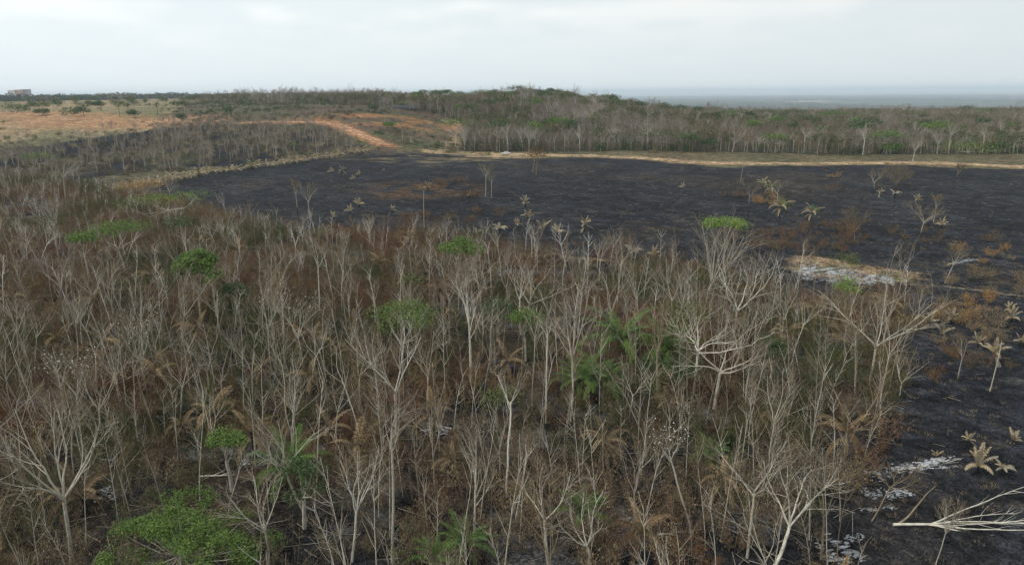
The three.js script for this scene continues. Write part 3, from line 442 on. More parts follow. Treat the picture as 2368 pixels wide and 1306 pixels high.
// ---------------------------------------------------------------- leafy trees
function clump(s, rng, c, rx, ry, rz, n, size, flat = 0.5, tone = 0.3) {
  for (let k = 0; k < n; k++) {
    const u = rng() * 2 - 1, a = rng() * 6.283, q = Math.sqrt(1 - u * u), r = 0.55 + 0.45 * Math.cbrt(rng());
    const N = V3(q * Math.cos(a), u, q * Math.sin(a)), p = V3(c.x + N.x * rx * r, c.y + N.y * ry * r, c.z + N.z * rz * r);
    const nor = V3(N.x * 0.6 + rng() - 0.5, N.y * 0.6 + rng() - 0.5 + flat, N.z * 0.6 + rng() - 0.5).normalize(), dir = V3(rng() - 0.5, (rng() - 0.6) * 0.7, rng() - 0.5).normalize();
    const b = 1 - tone / 2 + tone * rng(), h = 1 + 0.3 * (rng() - 0.5); s.leaf(p, dir, nor, size * (0.7 + rng() * 0.6), size * 0.62, [b * h, b, b * 0.9]);
  }
}
// o: H height, W crown width, T crown thickness, lobes, leaves, leafSize, dense
function leafyTree(seed, o) {
  o = { H: 12, W: 8, T: 3, lobes: 22, leaves: 150, leaf: 0.32, R: 0.2, mat: M.green, bark: M.pale, dome: 0.5, ...o };
  const rng = rngOf(seed), g = new THREE.Group(), trunk = new Shape(), crown = new Shape(), y0 = o.H - o.T;
  const tr = stroke(rng, trunk, V3(0, -0.3, 0), V3((rng() - 0.5) * 0.1, 1, (rng() - 0.5) * 0.1).normalize(), y0 * 0.72 + 0.3, o.R, o.R * 0.7, 6, 6, 0.1, 0.05);
  const limbs = [];
  for (let k = 0; k < o.lobes; k++) {
    if (k > 3 && rng() < 0.16) continue; const a = k * 2.39996 + rng() * 0.7, rr = Math.sqrt((k + 0.4) / o.lobes) * (0.68 + 0.62 * noise2(a % 6.2832 * 1.3 + 9, seed, 4)), x = Math.cos(a) * rr * o.W * 0.42, z = Math.sin(a) * rr * o.W * 0.42, y = y0 + o.T * (0.28 + o.dome * (1 - rr * rr) * 0.5 + (rng() - 0.5) * 0.3), cr = o.W * (0.13 + rng() * 0.09) * Math.sqrt(22 / o.lobes);
    clump(crown, rng, V3(x, y, z), cr, Math.min(cr * 0.62, o.T * 0.4), cr, Math.round(o.leaves * (0.35 + 1.2 * rng())), o.leaf);
    if (k % 3 === 0) { const sh = new Shape(), q = tr.at(0.85 + rng() * 0.14), e = V3(x, y - cr * 0.3, z), m = q.p.clone().lerp(e, 0.5); m.y -= 0.06 * o.W * rr; m.x += x * 0.1; m.z += z * 0.1; sh.tube([q.p, q.p.clone().lerp(m, 0.55).add(V3((rng() - 0.5) * 0.3, 0, (rng() - 0.5) * 0.3)), m, m.clone().lerp(e, 0.55), e], [o.R * 0.42, o.R * 0.34, o.R * 0.26, o.R * 0.18, o.R * 0.08], 5); limbs.push(sh); }
  }
  g.add(meshOf(trunk, o.bark, 'trunk')); for (const l of limbs) g.add(meshOf(l, o.bark, 'limb')); g.add(meshOf(crown, o.mat, 'crown'));
  return g;
}
function green(seed, [px, py, wpx], lift, o, label, d = 0, name = 'green_tree') {   // crown centre pixel, crown width in pixels, height of the crown's middle above ground
  if (!d && lift > 14) { const p = survey(px, py, lift); if (!inside(FARWOOD, p.x, p.d) || toLine(ROAD_B, p.x, p.d) < 22) { d = p.d; for (; d < 560; d += 2) { const e = atDepth(px, d); if (inside(FARWOOD, e.x, d) && toLine(ROAD_B, e.x, d) > 19) break; } } }
  const q = d ? atDepth(px, d) : survey(px, py, lift), dist = Math.hypot(q.x, q.d, CAM_Y), W = wpx / FOCAL * dist * (lift > 14 ? 1.18 : 1), H = d ? clamp(riseAt(px, py, d) - height(q.x, d) + 1, 5, d > 600 && px > 600 ? 14.5 : 18) : lift + (lift > 14 ? 1.5 : 0);
  const T = o.T ?? W * 0.4, g = leafyTree(seed, { H: H + T * 0.45, W, ...o, T }); place(g, q, seed); occupied.push([q.x, q.d, 2]);
  return tag(g, name, label, 'tree');
}
green(601, [450, 600, 100], 11, { lobes: 34, leaves: 190, leaf: 0.36, T: 5.5, dome: 0.8 }, 'dense rounded deep green tree standing alone in the burnt woodland');
green(602, [1062, 562, 96], 10, { lobes: 20, leaves: 120, leaf: 0.36, T: 4, mat: M.green }, 'bright green leafy tree at the wood edge near the straw palms');
green(603, [925, 712, 170], 9, { lobes: 26, leaves: 90, leaf: 0.28, T: 5 }, 'loose green tree behind the wide-forked pale tree');
green(604, [1682, 507, 98], 13, { lobes: 20, leaves: 120, leaf: 0.3, T: 2.0, dome: 0.2, mat: M.lime }, 'flat bright lime umbrella crown beside the large many-stemmed tree');
green(605, [275, 520, 120], 11, { lobes: 22, leaves: 70, leaf: 0.36, T: 2.6 }, 'thin spread green crown behind pale trunks');
green(606, [190, 543, 70], 10, { lobes: 14, leaves: 70, leaf: 0.36, T: 2.4 }, 'smaller sparse green crown beside the thin spread crown');
green(607, [425, 508, 80], 11, { lobes: 14, leaves: 60, leaf: 0.36, T: 2.6, mat: M.darkGreen }, 'dull green sparse crown behind the broad fan tree');
green(608, [385, 452, 190], 9, { lobes: 26, leaves: 50, leaf: 0.36, T: 2.2, mat: M.lime }, 'wide flat yellow-green crown in front of the straw palm line');
green(609, [1215, 722, 70], 7, { lobes: 14, leaves: 120, leaf: 0.28, T: 3 }, 'small green tree beside thin white trunks');
green(610, [1150, 700, 80], 6, { lobes: 14, leaves: 110, leaf: 0.3, T: 3.5, mat: M.darkGreen }, 'dark green tree in the shade of bare trees');
green(611, [520, 1000, 70], 6, { lobes: 12, leaves: 120, leaf: 0.24, T: 2.4, mat: M.green }, 'young green tree near the black-hearted palm');
green(612, [690, 1075, 120], 6, { lobes: 14, leaves: 90, leaf: 0.26, T: 3, mat: M.darkGreen }, 'dusky green tree under the leaning fan-crowned tree');
green(613, [1962, 650, 56], 6, { lobes: 12, leaves: 80, leaf: 0.28, T: 6.5, mat: M.lime }, 'narrow upright yellow-green tree in front of the white ash bank');
green(614, [1962, 590, 70], 4, { lobes: 12, leaves: 60, leaf: 0.28, T: 3, mat: M.olive }, 'airy grey-green bush tree above the ash bank');
green(615, [1150, 900, 90], 5, { lobes: 12, leaves: 60, leaf: 0.26, T: 3, mat: M.olive }, 'olive thicket tree between brown shrubs');
green(616, [1580, 715, 150], 9, { lobes: 20, leaves: 90, leaf: 0.26, T: 2.6, mat: M.olive }, 'olive tree half hidden behind the flat-topped gnarled tree');
green(617, [1560, 840, 150], 4, { lobes: 18, leaves: 130, leaf: 0.28, T: 4, mat: M.darkGreen }, 'dark green thicket under the flat-topped gnarled tree');
green(618, [530, 665, 80], 6, { lobes: 14, leaves: 110, leaf: 0.32, T: 5, mat: M.darkGreen }, 'shaded dark green tree behind bare trunks beside the dense round tree');
green(619, [1790, 780, 60], 7, { lobes: 10, leaves: 80, leaf: 0.28, T: 5, mat: M.darkGreen }, 'dark evergreen behind pale stems below the ash bank');
green(620, [1430, 870, 90], 2.5, { lobes: 12, leaves: 100, leaf: 0.3, T: 2.5, mat: M.darkGreen }, 'low dark green bush around the large green palm');
green(621, [950, 640, 60], 7, { lobes: 12, leaves: 80, leaf: 0.3, T: 3, mat: M.olive }, 'olive crown above the loose green tree');
green(622, [330, 425, 90], 7, { lobes: 12, leaves: 70, leaf: 0.5, T: 3, mat: M.ochre, bark: M.pale }, 'ochre-leaved tree in the straw palm line');
green(623, [1240, 352, 62], 10, { lobes: 14, leaves: 40, leaf: 0.5, T: 6, mat: M.rust, bark: M.tan }, 'rusty-leaved round crown beside the road at the field crest');
green(624, [575, 374, 26], 3, { lobes: 10, leaves: 60, leaf: 0.5, T: 4, mat: M.darkGreen }, 'dark green shrub tree behind the straw palm line');
green(625, [678, 330, 16], 6, { lobes: 8, leaves: 60, leaf: 0.5, T: 5, mat: M.green }, 'narrow fresh green tree out in the burnt scrub');
green(626, [85, 358, 60], 8, { lobes: 14, leaves: 70, leaf: 0.5, T: 4, mat: M.green }, 'green tree beside the grassland edge');
{ // the bright green bush tree close by: several trunks' worth of separate leafy heads
  const q = { x: -25.4, d: 48 }, g = new THREE.Group(), rng = rngOf(640), trunk = new Shape();
  const tr = stroke(rng, trunk, V3(0, -0.3, 0), V3(0.05, 1, 0), 3.2, 0.26, 0.2, 7, 5, 0.12, 0.05);
  g.add(meshOf(trunk, M.pale, 'trunk'));
  const heads = []; for (let k = 0; k < 40; k++) { const a = k * 2.39996, rr = Math.sqrt((k + 0.5) / 40); heads.push([Math.cos(a) * rr * 6.6 + 0.6, 4.7 - 2.0 * rr * rr + (rng() - 0.5) * 3.4 + (Math.sin(a) < -0.2 ? 0.9 : 0), Math.sin(a) * rr * 4.6, 0.75 + rng() * 0.6]); }
  for (let k = 0; k < 9; k++) heads.push([Math.cos(k * 2.4) * (0.6 + 0.25 * k), 4.4 + rng() * 1.2, Math.sin(k * 2.4) * (0.6 + 0.2 * k), 0.9 + rng() * 0.5]);
  for (const [x, y, z, r] of heads.filter((_, k) => k % 4 !== 2)) {
    const sh = new Shape(), cr = new Shape(), e = V3(x, y - 0.5, z), a = tr.at(0.97).p; if (y < 3.4) e.y = Math.max(e.y, 2); sh.tube([a, a.clone().lerp(e, 0.35).add(V3(0, -0.5, 0)), a.clone().lerp(e, 0.7).add(V3((rng() - 0.5) * 0.5, -0.3, 0)), e], [0.08, 0.06, 0.04, 0.02], 5);
    for (let k = 0; k < 6; k++) { const b = k * 2.4 + rng(), rr = r * (0.3 + 0.5 * rng()); clump(cr, rng, V3(x + Math.cos(b) * rr, y + (rng() - 0.4) * r * 0.7, z + Math.sin(b) * rr), r * 0.6, r * 0.42, r * 0.6, 80, 0.17, 0.4, 0.6); }
    g.add(meshOf(sh, M.pale, 'limb')); g.add(meshOf(cr, M.green, 'crown'));
  }
  place(g, q); occupied.push([q.x, q.d, 5]); tag(g, 'green_tree', 'large bright green bush tree with many separate leafy heads, nearest to the big grey-crowned tree', 'tree');
}
// leafy crowns rising out of the far wood and on the far grassland
const FARG = [
  [1055, 282, 74, 0, 'green', 'broad green umbrella tree at the corner of the far wood'], [1090, 246, 44, 690, 'green', 'green umbrella crown on the hill slope'], [1540, 309, 105, 0, 'darkGreen', 'wide dark green canopy in the far wood above the road'], [1598, 318, 40, 0, 'green', 'green crown beside the wide dark canopy'],
  [1742, 287, 34, 0, 'green', 'small green crown in the middle of the far wood'], [1796, 277, 34, 0, 'green', 'round green crown in the middle of the far wood'], [1868, 260, 58, 830, 'darkGreen', 'dark umbrella crown on the ridge of the far wood'], [1862, 276, 56, 0, 'darkGreen', 'dark flat crown below the ridge crown'], [1932, 264, 60, 0, 'green', 'green flat crown behind pale stems of the far wood'],
  [2072, 312, 62, 0, 'green', 'big rounded green tree beside the large pale vase tree'], [2268, 338, 110, 0, 'lime', 'wide lime-green tree at the far wood edge by the road'], [2332, 345, 44, 0, 'darkGreen', 'dark green tree beside the wide lime-green one'], [2180, 292, 60, 0, 'green', 'green crown above the wide lime tree'], [2082, 358, 44, 0, 'green', 'low green tree at the foot of the far wood'],
  [1808, 316, 50, 0, 'green', 'pale green crown over white stems in the far wood'], [1415, 270, 50, 640, 'green', 'soft green crown on the shoulder of the hill'], [1300, 282, 40, 0, 'green', 'green crown in front of the hill wood'], [1165, 282, 44, 0, 'olive', 'olive crown beside the corner of the far wood'], [1290, 258, 30, 650, 'darkGreen', 'small dark crown on the hill front'],
  [1246, 213, 66, 790, 'darkGreen', 'big dark umbrella tree crowning the hilltop'], [1275, 220, 40, 800, 'darkGreen', 'lower dark crown beside the hilltop umbrella tree'], [1186, 216, 52, 780, 'green', 'broad green crown on the hilltop'], [1118, 213, 46, 800, 'green', 'flat green crown beside the hilltop among brown trees'], [1340, 234, 36, 760, 'darkGreen', 'dark crown behind the hilltop'], [1080, 220, 34, 830, 'green', 'green crown on the falling hill ridge'], [1050, 219, 30, 860, 'green', 'rounded crown along the hill ridge'], [1008, 217, 26, 900, 'darkGreen', 'upright dark crown on the low ridge'], [985, 222, 34, 900, 'green', 'green crown on the low ridge beside the upright one'],
  [1580, 248, 64, 850, 'green', 'wide green crown on the skyline of the far wood'], [1522, 250, 36, 850, 'green', 'green crown on the skyline beside the wide one'], [1642, 251, 28, 870, 'darkGreen', 'small dark crown on the skyline of the far wood'], [1720, 258, 40, 860, 'olive', 'olive crown on the skyline'], [1795, 258, 36, 870, 'olive', 'grey-green crown on the far ridge'], [2296, 256, 46, 850, 'green', 'green crown on the distant end of the far ridge'], [2350, 260, 40, 850, 'darkGreen', 'dark crown at the distant end of the far ridge'], [2125, 262, 40, 760, 'green', 'green crown among grey trees of the far wood'], [2250, 272, 36, 700, 'darkGreen', 'dark crown among grey trees of the far wood'], [1985, 292, 60, 0, 'darkGreen', 'dark green patch of crown in the far wood'], [1650, 330, 34, 0, 'darkGreen', 'low dark crown by the road side of the far wood'],
  [15, 244, 46, 759, 'darkGreen', 'broad dark tree on the far grassland by the apartment blocks'], [45, 250, 30, 726, 'darkGreen', 'dark tree beside the broad one near the apartment blocks'], [72, 243, 30, 825, 'darkGreen', 'umbrella tree below the apartment blocks'], [92, 257, 24, 673, 'darkGreen', 'bushy dark tree at the grassland rim'], [165, 256, 34, 660, 'darkGreen', 'dark clumped tree behind the dirt track'], [185, 253, 24, 673, 'darkGreen', 'dark clumped tree beside a pale stem'], [210, 241, 22, 825, 'darkGreen', 'round dark tree out on the plateau'], [231, 241, 18, 844, 'darkGreen', 'smaller round dark tree out on the plateau'], [272, 239, 26, 924, 'darkGreen', 'blue-green tree in the far hedge'], [308, 239, 28, 924, 'darkGreen', 'spreading tree in the far hedge'], [525, 254, 28, 594, 'darkGreen', 'round dark tree on the scrub rise'], [570, 238, 40, 759, 'darkGreen', 'dark green crown in the far woodland belt'], [865, 276, 22, 640, 'darkGreen', 'round dark bush tree beside the soil clearing'], [900, 318, 28, 545, 'green', 'bushy green tree at the foot of the orange road'], [932, 268, 22, 690, 'green', 'small palm-like green tree at the soil clearing'], [415, 270, 22, 594, 'darkGreen', 'dark shrub tree on the near end of the orange cut'], [305, 268, 20, 646, 'darkGreen', 'low dark tree in front of the orange cut'],
];
FARG.forEach(([x, y, w, d, m, label], k) => green(700 + k, [x, y, w], 14.5, { mat: M[m], lobes: 16, leaves: 48, leaf: 0.95, R: 0.3, T: x < 600 ? Math.min(9, 2.5 + w * 0.14) : Math.min(5.5, 1.6 + w * 0.05), dome: 0.8 }, label, d));

{
  const rng = rngOf(880), protos = [0, 1, 2, 3, 4].map((k) => leafyTree(880 + k, { H: 14.5, W: 8 + k * 1.4, T: 3.4 + (k % 3) * 1.2, lobes: 12, leaves: 28, leaf: 0.95, R: 0.26, mat: [M.darkGreen, M.green, M.olive, M.darkGreen, M.olive][k], dome: 0.7 }));
  const words = ['dark green', 'mid green', 'olive', 'dark green broad', 'olive broad']; let n = 0;
  for (let t = 0; t < 6000 && n < 165; t++) {
    const hill = rng() < 0.55, d = hill ? 600 + rng() * 260 : 460 + rng() * 480, x = hill ? -110 + rng() * 330 : (rng() - 0.2) * 0.9 * d;
    if (!inside(FARWOOD, x, d) || toLine(ROAD_B, x, d) < 22 || !occupied.every(([a, b]) => Math.abs(b - d) + Math.abs(a - x) > 14)) continue;
    const k = Math.floor(rng() * 5), g = copyOf(protos[k]); place(g, { x, d }, rng() * 6.28, 0.85 + rng() * 0.42); occupied.push([x, d, 3]); n++;
    const w = hill ? (x < 20 ? 'on the clearing side of the wooded hill' : 'on the low-plain side of the wooded hill') : d < 560 ? 'close behind the road in the far wood' : 'deep in the grey far wood';
    tag(g, 'green_tree', words[k] + ' leafy crown ' + w, 'tree', words[k] + ' crowns ' + w);
  }
}
// ---------------------------------------------------------------- scattered woodland
const HABITS = [
  ...[0, 1, 2, 3, 4, 5].map((k) => ['slender leafless tree with small high crown', 'slender bare trees in the woodland', bareTree(1000 + k, { H: 12 + (k % 3), fork: 0.5 + 0.06 * (k % 4), limbs: 3 + k % 3, spread: 0.38 + 0.05 * (k % 3), R: 0.085, sub: 3, ter: 3, twigs: 3, char: 0.8, lean: 0.05, leanAz: k, wig: 0.1 + 0.05 * k })]),
  ...[0, 1, 2].map((k) => ['leafless tree forking into a vase', 'vase-shaped bare trees in the woodland', bareTree(1010 + k, { H: 12, fork: 0.4, limbs: 4 + k % 2, spread: 0.5, R: 0.12, sub: 4, ter: 3, twigs: 3 })]),
  ...[0, 1].map((k) => ['feathery upright leafless tree', 'feathery bare trees in the woodland', bareTree(1020 + k, { H: 13, leader: true, fork: 0.35, limbs: 8, spread: 0.65, R: 0.11, sub: 3, ter: 3, twigs: 3 })]),
  ...[0, 1].map((k) => ['leaning lopsided leafless tree', 'leaning bare trees in the woodland', bareTree(1030 + k, { H: 12, fork: 0.55, limbs: 4, spread: 0.6, R: 0.11, lean: 0.35, leanAz: 1 + k * 3, sub: 4, ter: 3, twigs: 4, wig: 0.24 })]),
  ...[0, 1].map((k) => ['broad twiggy domed leafless tree', 'twiggy domed bare trees in the woodland', bareTree(1040 + k, { H: 9.5, fork: 0.32, limbs: 6, spread: 0.75, R: 0.11, sub: 4, ter: 4, twigs: 3, twigR: 0.013 })]),
];
function sapling(seed, H) { // thin pole with a whip crown
  const rng = rngOf(seed), tr = new Shape(), tw = new Shape(), g = new THREE.Group(), b = stroke(rng, tr, V3(0, -0.2, 0), V3((rng() - 0.5) * 0.16, 1, (rng() - 0.5) * 0.16).normalize(), H, 0.065, 0.014, 4, 9, 0.11, 0.05);
  for (let k = 0; k < 11; k++) { const q = b.at(0.4 + 0.6 * rng()), c = stroke(rng, tr, q.p, turnDir(rng, q.d, 0.4 + rng() * 0.5, rng() * 6.28), H * (0.1 + rng() * 0.14), 0.024, 0.01, 3, 3, 0.3, 0.3); for (let j = 0; j < 5; j++) { const w = c.at(rng()); tw.spike(w.p, w.p.clone().addScaledVector(turnDir(rng, w.d, 0.3 + rng() * 0.6, rng() * 6.28), 0.4 + rng() * 0.6), 0.012); } }
  g.add(meshOf(tr, M.pale, 'stem')); const t = meshOf(tw, M.twig, 'twigs'); t.userData.kind = 'stuff'; g.add(t); g.userData.shapes = { tr, tw }; return g;
}
const SAPS = [0, 1, 2, 3, 4].map((k) => sapling(1100 + k, 7 + k * 1.0));
function shrub(seed, o) { // many stems, fine twigs and withered leaves
  o = { H: 4, W: 3, stems: 7, twigs: 15, leaves: 56, leaf: 0.14, ...o };
  const rng = rngOf(seed), st = new Shape(), lf = new Shape(), g = new THREE.Group();
  for (let k = 0; k < o.stems; k++) {
    const a = k * 2.4 + rng(), b = stroke(rng, st, V3(Math.cos(a) * 0.2, -0.1, Math.sin(a) * 0.2), V3(Math.cos(a) * (0.2 + rng() * 0.5), 1, Math.sin(a) * (0.2 + rng() * 0.5)).normalize(), o.H * (0.6 + rng() * 0.5), 0.03, 0.01, 3, 4, 0.35, 0.1);
    for (let j = 0; j < o.twigs; j++) {
      const q = b.at(0.25 + 0.75 * rng()), d = turnDir(rng, q.d, 0.5 + rng() * 0.7, rng() * 6.28), e = q.p.clone().addScaledVector(d, o.W * (0.14 + 0.26 * rng())); st.spike(q.p, e, 0.011);
      for (let l = 0; l < o.leaves / o.twigs; l++) { const t = 0.3 + 0.7 * rng(), p = q.p.clone().lerp(e, t).add(V3((rng() - 0.5) * 0.3, (rng() - 0.5) * 0.3, (rng() - 0.5) * 0.3)), w = 0.7 + rng() * 0.6; lf.leaf(p, V3(rng() - 0.5, -0.4 - rng() * 0.5, rng() - 0.5).normalize(), V3(rng() - 0.5, 0.5, rng() - 0.5).normalize(), o.leaf * (0.6 + rng() * 0.8), o.leaf * 0.6, [w, w * (0.92 + rng() * 0.14), w * 0.93]); }
    }
  }
  g.add(meshOf(st, M.stem, 'stems')); g.add(meshOf(lf, M.brown, 'leaves')); g.children[0].userData.kind = g.children[1].userData.kind = 'stuff'; g.userData.shapes = { st, lf }; return g;
}
const SHRUBS = [shrub(1200, { H: 4.2 }), shrub(1201, { H: 5.6, W: 3.4, leaves: 44 }), shrub(1202, { H: 3.4, W: 3.4, leaves: 78 }), shrub(1203, { H: 6.2, W: 2.8, leaves: 30, twigs: 20 }), shrub(1204, { H: 2.4, W: 3, leaves: 64 })];
const srng = rngOf(4242);
const free = (x, d, r) => !occupied.some(([a, b, c]) => (a - x) ** 2 + (b - d) ** 2 < (r + c) ** 2);
function scatter(step, test) { const out = []; for (let d = 42; d < 330; d += step) for (let x = -300; x < 300; x += step) { const a = x + srng() * step, b = d + srng() * step; if (Math.abs(a) > b * 0.74 + 12) continue; if (test(a, b)) out.push({ x: a, d: b }); } return out.sort((p, q) => p.d - q.d); }
const clearing = (x, d) => inside(ASHBANK, x, d);
const thick = (x, d) => fbm(x / 26, d / 26, 3, 201);
// what stands near: each scattered plant is described by the landmark beside it
const REFS = [[1090, 885, 'the candelabra-crowned tree'], [918, 1030, 'the wide-armed forked tree'], [1320, 975, 'the tall vase-shaped tree'], [1640, 690, 'the umbrella-crowned tree'], [1700, 765, 'the gnarled white tree'], [1600, 925, 'the flat-topped gnarled tree'], [2012, 880, 'the broad ash-bank tree'], [1772, 1330, 'the S-curved white trunk'], [1728, 1290, 'the wide Y-shaped tree'], [165, 1300, 'the large grey-crowned tree'], [712, 1205, 'the leaning fan-crowned tree'], [812, 1300, 'the narrow white V tree'], [1096, 1262, 'the broom-crowned white tree'], [1172, 1150, 'the wavy slender tree'], [1272, 1330, 'the dark-flecked Y tree'], [905, 1300, 'the very tall thin trunk'], [416, 970, 'the forked slender tree'], [1968, 1020, 'the long-armed tan tree'], [700, 850, 'the tree dotted with white tufts'], [335, 900, 'the spreading tree with white tufts'], [520, 565, 'the broad pale fan tree'], [1427, 720, 'the grey ash clearing'], [450, 700, 'the dense round green tree'], [1062, 640, 'the bright green edge tree'], [925, 800, 'the loose green tree'], [1440, 845, 'the large green palm'], [1395, 935, 'the fern-like green palms'], [400, 1306, 'the bright green bush tree'], [495, 1000, 'the black-hearted dead palm'], [1600, 1210, 'the leaning tufted tree'], [1950, 1060, 'the shaggy tan palm'], [240, 1140, 'the small ash patch'], [1345, 1225, 'the light green palm thicket'], [675, 1130, 'the shaded green palm'], [1850, 800, 'the dark evergreen behind pale stems'], [130, 545, 'the upright pale fan tree'], [790, 720, 'the narrow white-crowned tree'], [2045, 1140, 'the ash streaks at the field edge'], [590, 1055, 'the pale ash floor'], [60, 800, 'the dense grey thicket']].map(([x, y, t]) => [survey(x, y), t]);
function near(q) { let b = 1e9, c = 1e9, t = '', u = ''; for (const [p, n] of REFS) { const e = Math.hypot(p.x - q.x, p.d - q.d); if (e < b) { c = b; u = t; b = e; t = n; } else if (e < c) { c = e; u = n; } } return b < 5 ? 'close beside ' + t : 'near ' + t; }
const barkWord = (m) => m === M.white ? 'white' : m === M.grey ? 'grey' : m === M.tan ? 'tan' : 'pale';
const sizeWord = (s) => s > 0.92 ? 'tall ' : s < 0.72 ? 'short ' : '';
// bare trees: the nearest as things, the others as one stand
const treeSpots = scatter(5.0, (x, d) => inside(WOOD, x, d) && !clearing(x, d) && free(x, d, 1.6) && srng() < (0.2 + 1.2 * thick(x, d)) * lerp(1, 0.58, sm(85, 120, d)));
const stand = { woods: new Map() };
const BARKS = [[M.pale, 6], [M.white, 4], [M.grey, 3], [M.tan, 2]];
const pick = (list, r) => { let t = list.reduce((a, b) => a + b[1], 0) * r; for (const [m, w] of list) { if ((t -= w) <= 0) return m; } return list[0][0]; };
const copies = {};   // name -> [{geometry key, matrix, tint}]
const mtx = new THREE.Matrix4(), qt = new THREE.Quaternion(), eu = new THREE.Euler();
function later(name, key, geo, mat, q, turn, s, tint, sink = 0.1) { const o = copies[name] ??= {}, e = o[key] ??= { geo, mat, list: [] }; eu.set((srng() - 0.5) * 0.1, turn, (srng() - 0.5) * 0.1); mtx.compose(V3(q.x, height(q.x, q.d) - sink, -q.d), qt.setFromEuler(eu), s.isVector3 ? s : V3(s, s, s)); e.list.push([mtx.clone(), tint]); }
const merged = (g, tintOf) => { const s = new Shape(); for (const [sh, t] of tintOf) { const c = sh.c.map((v, k) => v * t[k % 3]); s.add({ p: sh.p, n: sh.n, u: sh.u, c, i: sh.i }); } return s.geometry(); };
const SOLID = HABITS.map(([, , g]) => merged(g, [[g.userData.shapes.trunk, [1, 1, 1]], ...g.userData.shapes.limbs.map((l) => [l, [1, 1, 1]]), [g.userData.shapes.twigs, [0.4, 0.35, 0.3]]]));
const SAPSOLID = SAPS.map((g) => merged(g, [[g.userData.shapes.tr, [1, 1, 1]], [g.userData.shapes.tw, [0.45, 0.4, 0.34]]]));
const SHRUBSOLID = SHRUBS.map((g) => merged(g, [[g.userData.shapes.st, [0.9, 0.85, 0.8]], [g.userData.shapes.lf, [1, 1, 1]]]));
const WOODTINT = [[0.55, 0.52, 0.46], [0.68, 0.66, 0.61], [0.33, 0.295, 0.255], [0.24, 0.19, 0.145]];
let made = nBare;
for (const q of treeSpots) {
  const k = Math.floor(srng() * HABITS.length), turn = srng() * 6.28, s = (0.48 + srng() * 0.54) * lerp(1, 0.6, sm(110, 185, q.d));
  if (made < 300) { const [label, group, proto] = HABITS[k], bark = pick(BARKS, srng()), g = barked(copyOf(proto), bark, srng() < 0.4 ? M.twigBrown : M.twig), where = near(q); place(g, q, turn, s); tag(g, WOODNAME, sizeWord(s) + barkWord(bark) + ' ' + label + ' ' + where, 'tree', group + ' ' + where); made++; }
  else { const c = WOODTINT[[0, 0, 0, 1, 2, 2, 3, 3][Math.floor(srng() * 8)]]; later('distant_bare_trees', k, SOLID[k], M.copy, q, turn, s, c); }
}
// thin saplings
made = 0;
for (const q of scatter(3.5, (x, d) => inside(WOOD, x, d) && !clearing(x, d) && free(x, d, 0.4) && srng() < (0.15 + 1.1 * thick(x + 50, d)) * lerp(1, 0.4, sm(80, 130, d)))) {
  const k = Math.floor(srng() * SAPS.length), turn = srng() * 6.28, s = (0.6 + srng() * 0.6) * lerp(1, 0.62, sm(110, 190, q.d));
  if (made < 290) { const g = copyOf(SAPS[k]), bark = g.children[0].material = pick(BARKS, srng()), where = near(q); place(g, q, turn, s); tag(g, 'bare_sapling', (s * (6.5 + k * 0.9) > 8 ? 'tall ' : s * (6.5 + k * 0.9) < 6 ? 'short ' : '') + 'thin ' + barkWord(bark) + ' leafless sapling ' + where, 'sapling', 'thin bare saplings ' + where); made++; }
  else later('distant_saplings', k, SAPSOLID[k], M.copy, q, turn, s, WOODTINT[Math.floor(srng() * 4)]);
}
// withered shrubs in rust, tan and grey-brown
const LEAFT = [['rust', [0.125, 0.066, 0.036]], ['tanLeaf', [0.18, 0.128, 0.075]], ['brown', [0.095, 0.068, 0.043]], ['greyBrown', [0.12, 0.097, 0.068]], ['olive', [0.07, 0.08, 0.032]]];
const LEAFW = { rust: 'rust-brown', tanLeaf: 'tan', brown: 'dull brown', greyBrown: 'grey-brown', olive: 'olive-green' };
made = 0;
function shrubKind(x, d) { const n = fbm(x / 14, d / 14, 3, 301) + (srng() - 0.5) * 0.4; return n < 0.325 ? 0 : n < 0.48 ? 1 : n < 0.57 ? 2 : n < 0.66 ? 3 : 4; }
for (const q of scatter(2.0, (x, d) => inside(WOOD, x, d) && !clearing(x, d) && srng() < 0.1 + 1.05 * sm(0.36, 0.54, fbm(x / 9, d / 9, 3, 203) * 0.55 + thick(x, d + 90) * 0.45))) {
  const k = Math.floor(srng() * SHRUBS.length), t = shrubKind(q.x, q.d), turn = srng() * 6.28, s = 0.5 + srng() * 0.68;
  if (made < 290) { const g = copyOf(SHRUBS[k]); g.children[1].material = M[LEAFT[t][0]]; place(g, q, turn, s); const where = near(q); tag(g, 'dry_shrub', (s > 0.95 ? 'large ' : s < 0.7 ? 'small ' : '') + LEAFW[LEAFT[t][0]] + (k === 3 ? ' tall upright' : k === 4 ? ' low bushy' : '') + ' withered shrub ' + where, 'shrub', LEAFW[LEAFT[t][0]] + ' shrubs ' + where); made++; }
  else later('dry_undergrowth', k, SHRUBSOLID[k], M.copy, q, turn, s, LEAFT[t][1].map((v) => v * (0.85 + srng() * 0.3)));
}
// dead palms through the wood
made = 0;
for (const q of scatter(9, (x, d) => inside(WOOD, x, d) && !clearing(x, d) && d < 210 && free(x, d, 1) && srng() < 0.5)) { if (made++ > 95) break; const where = near(q); putPalm(woodPalms, q, 0.8 + srng() * 0.6, 'dead_palm', 'dead palm with drooping tan fronds ' + where, 'dead palms ' + where); }
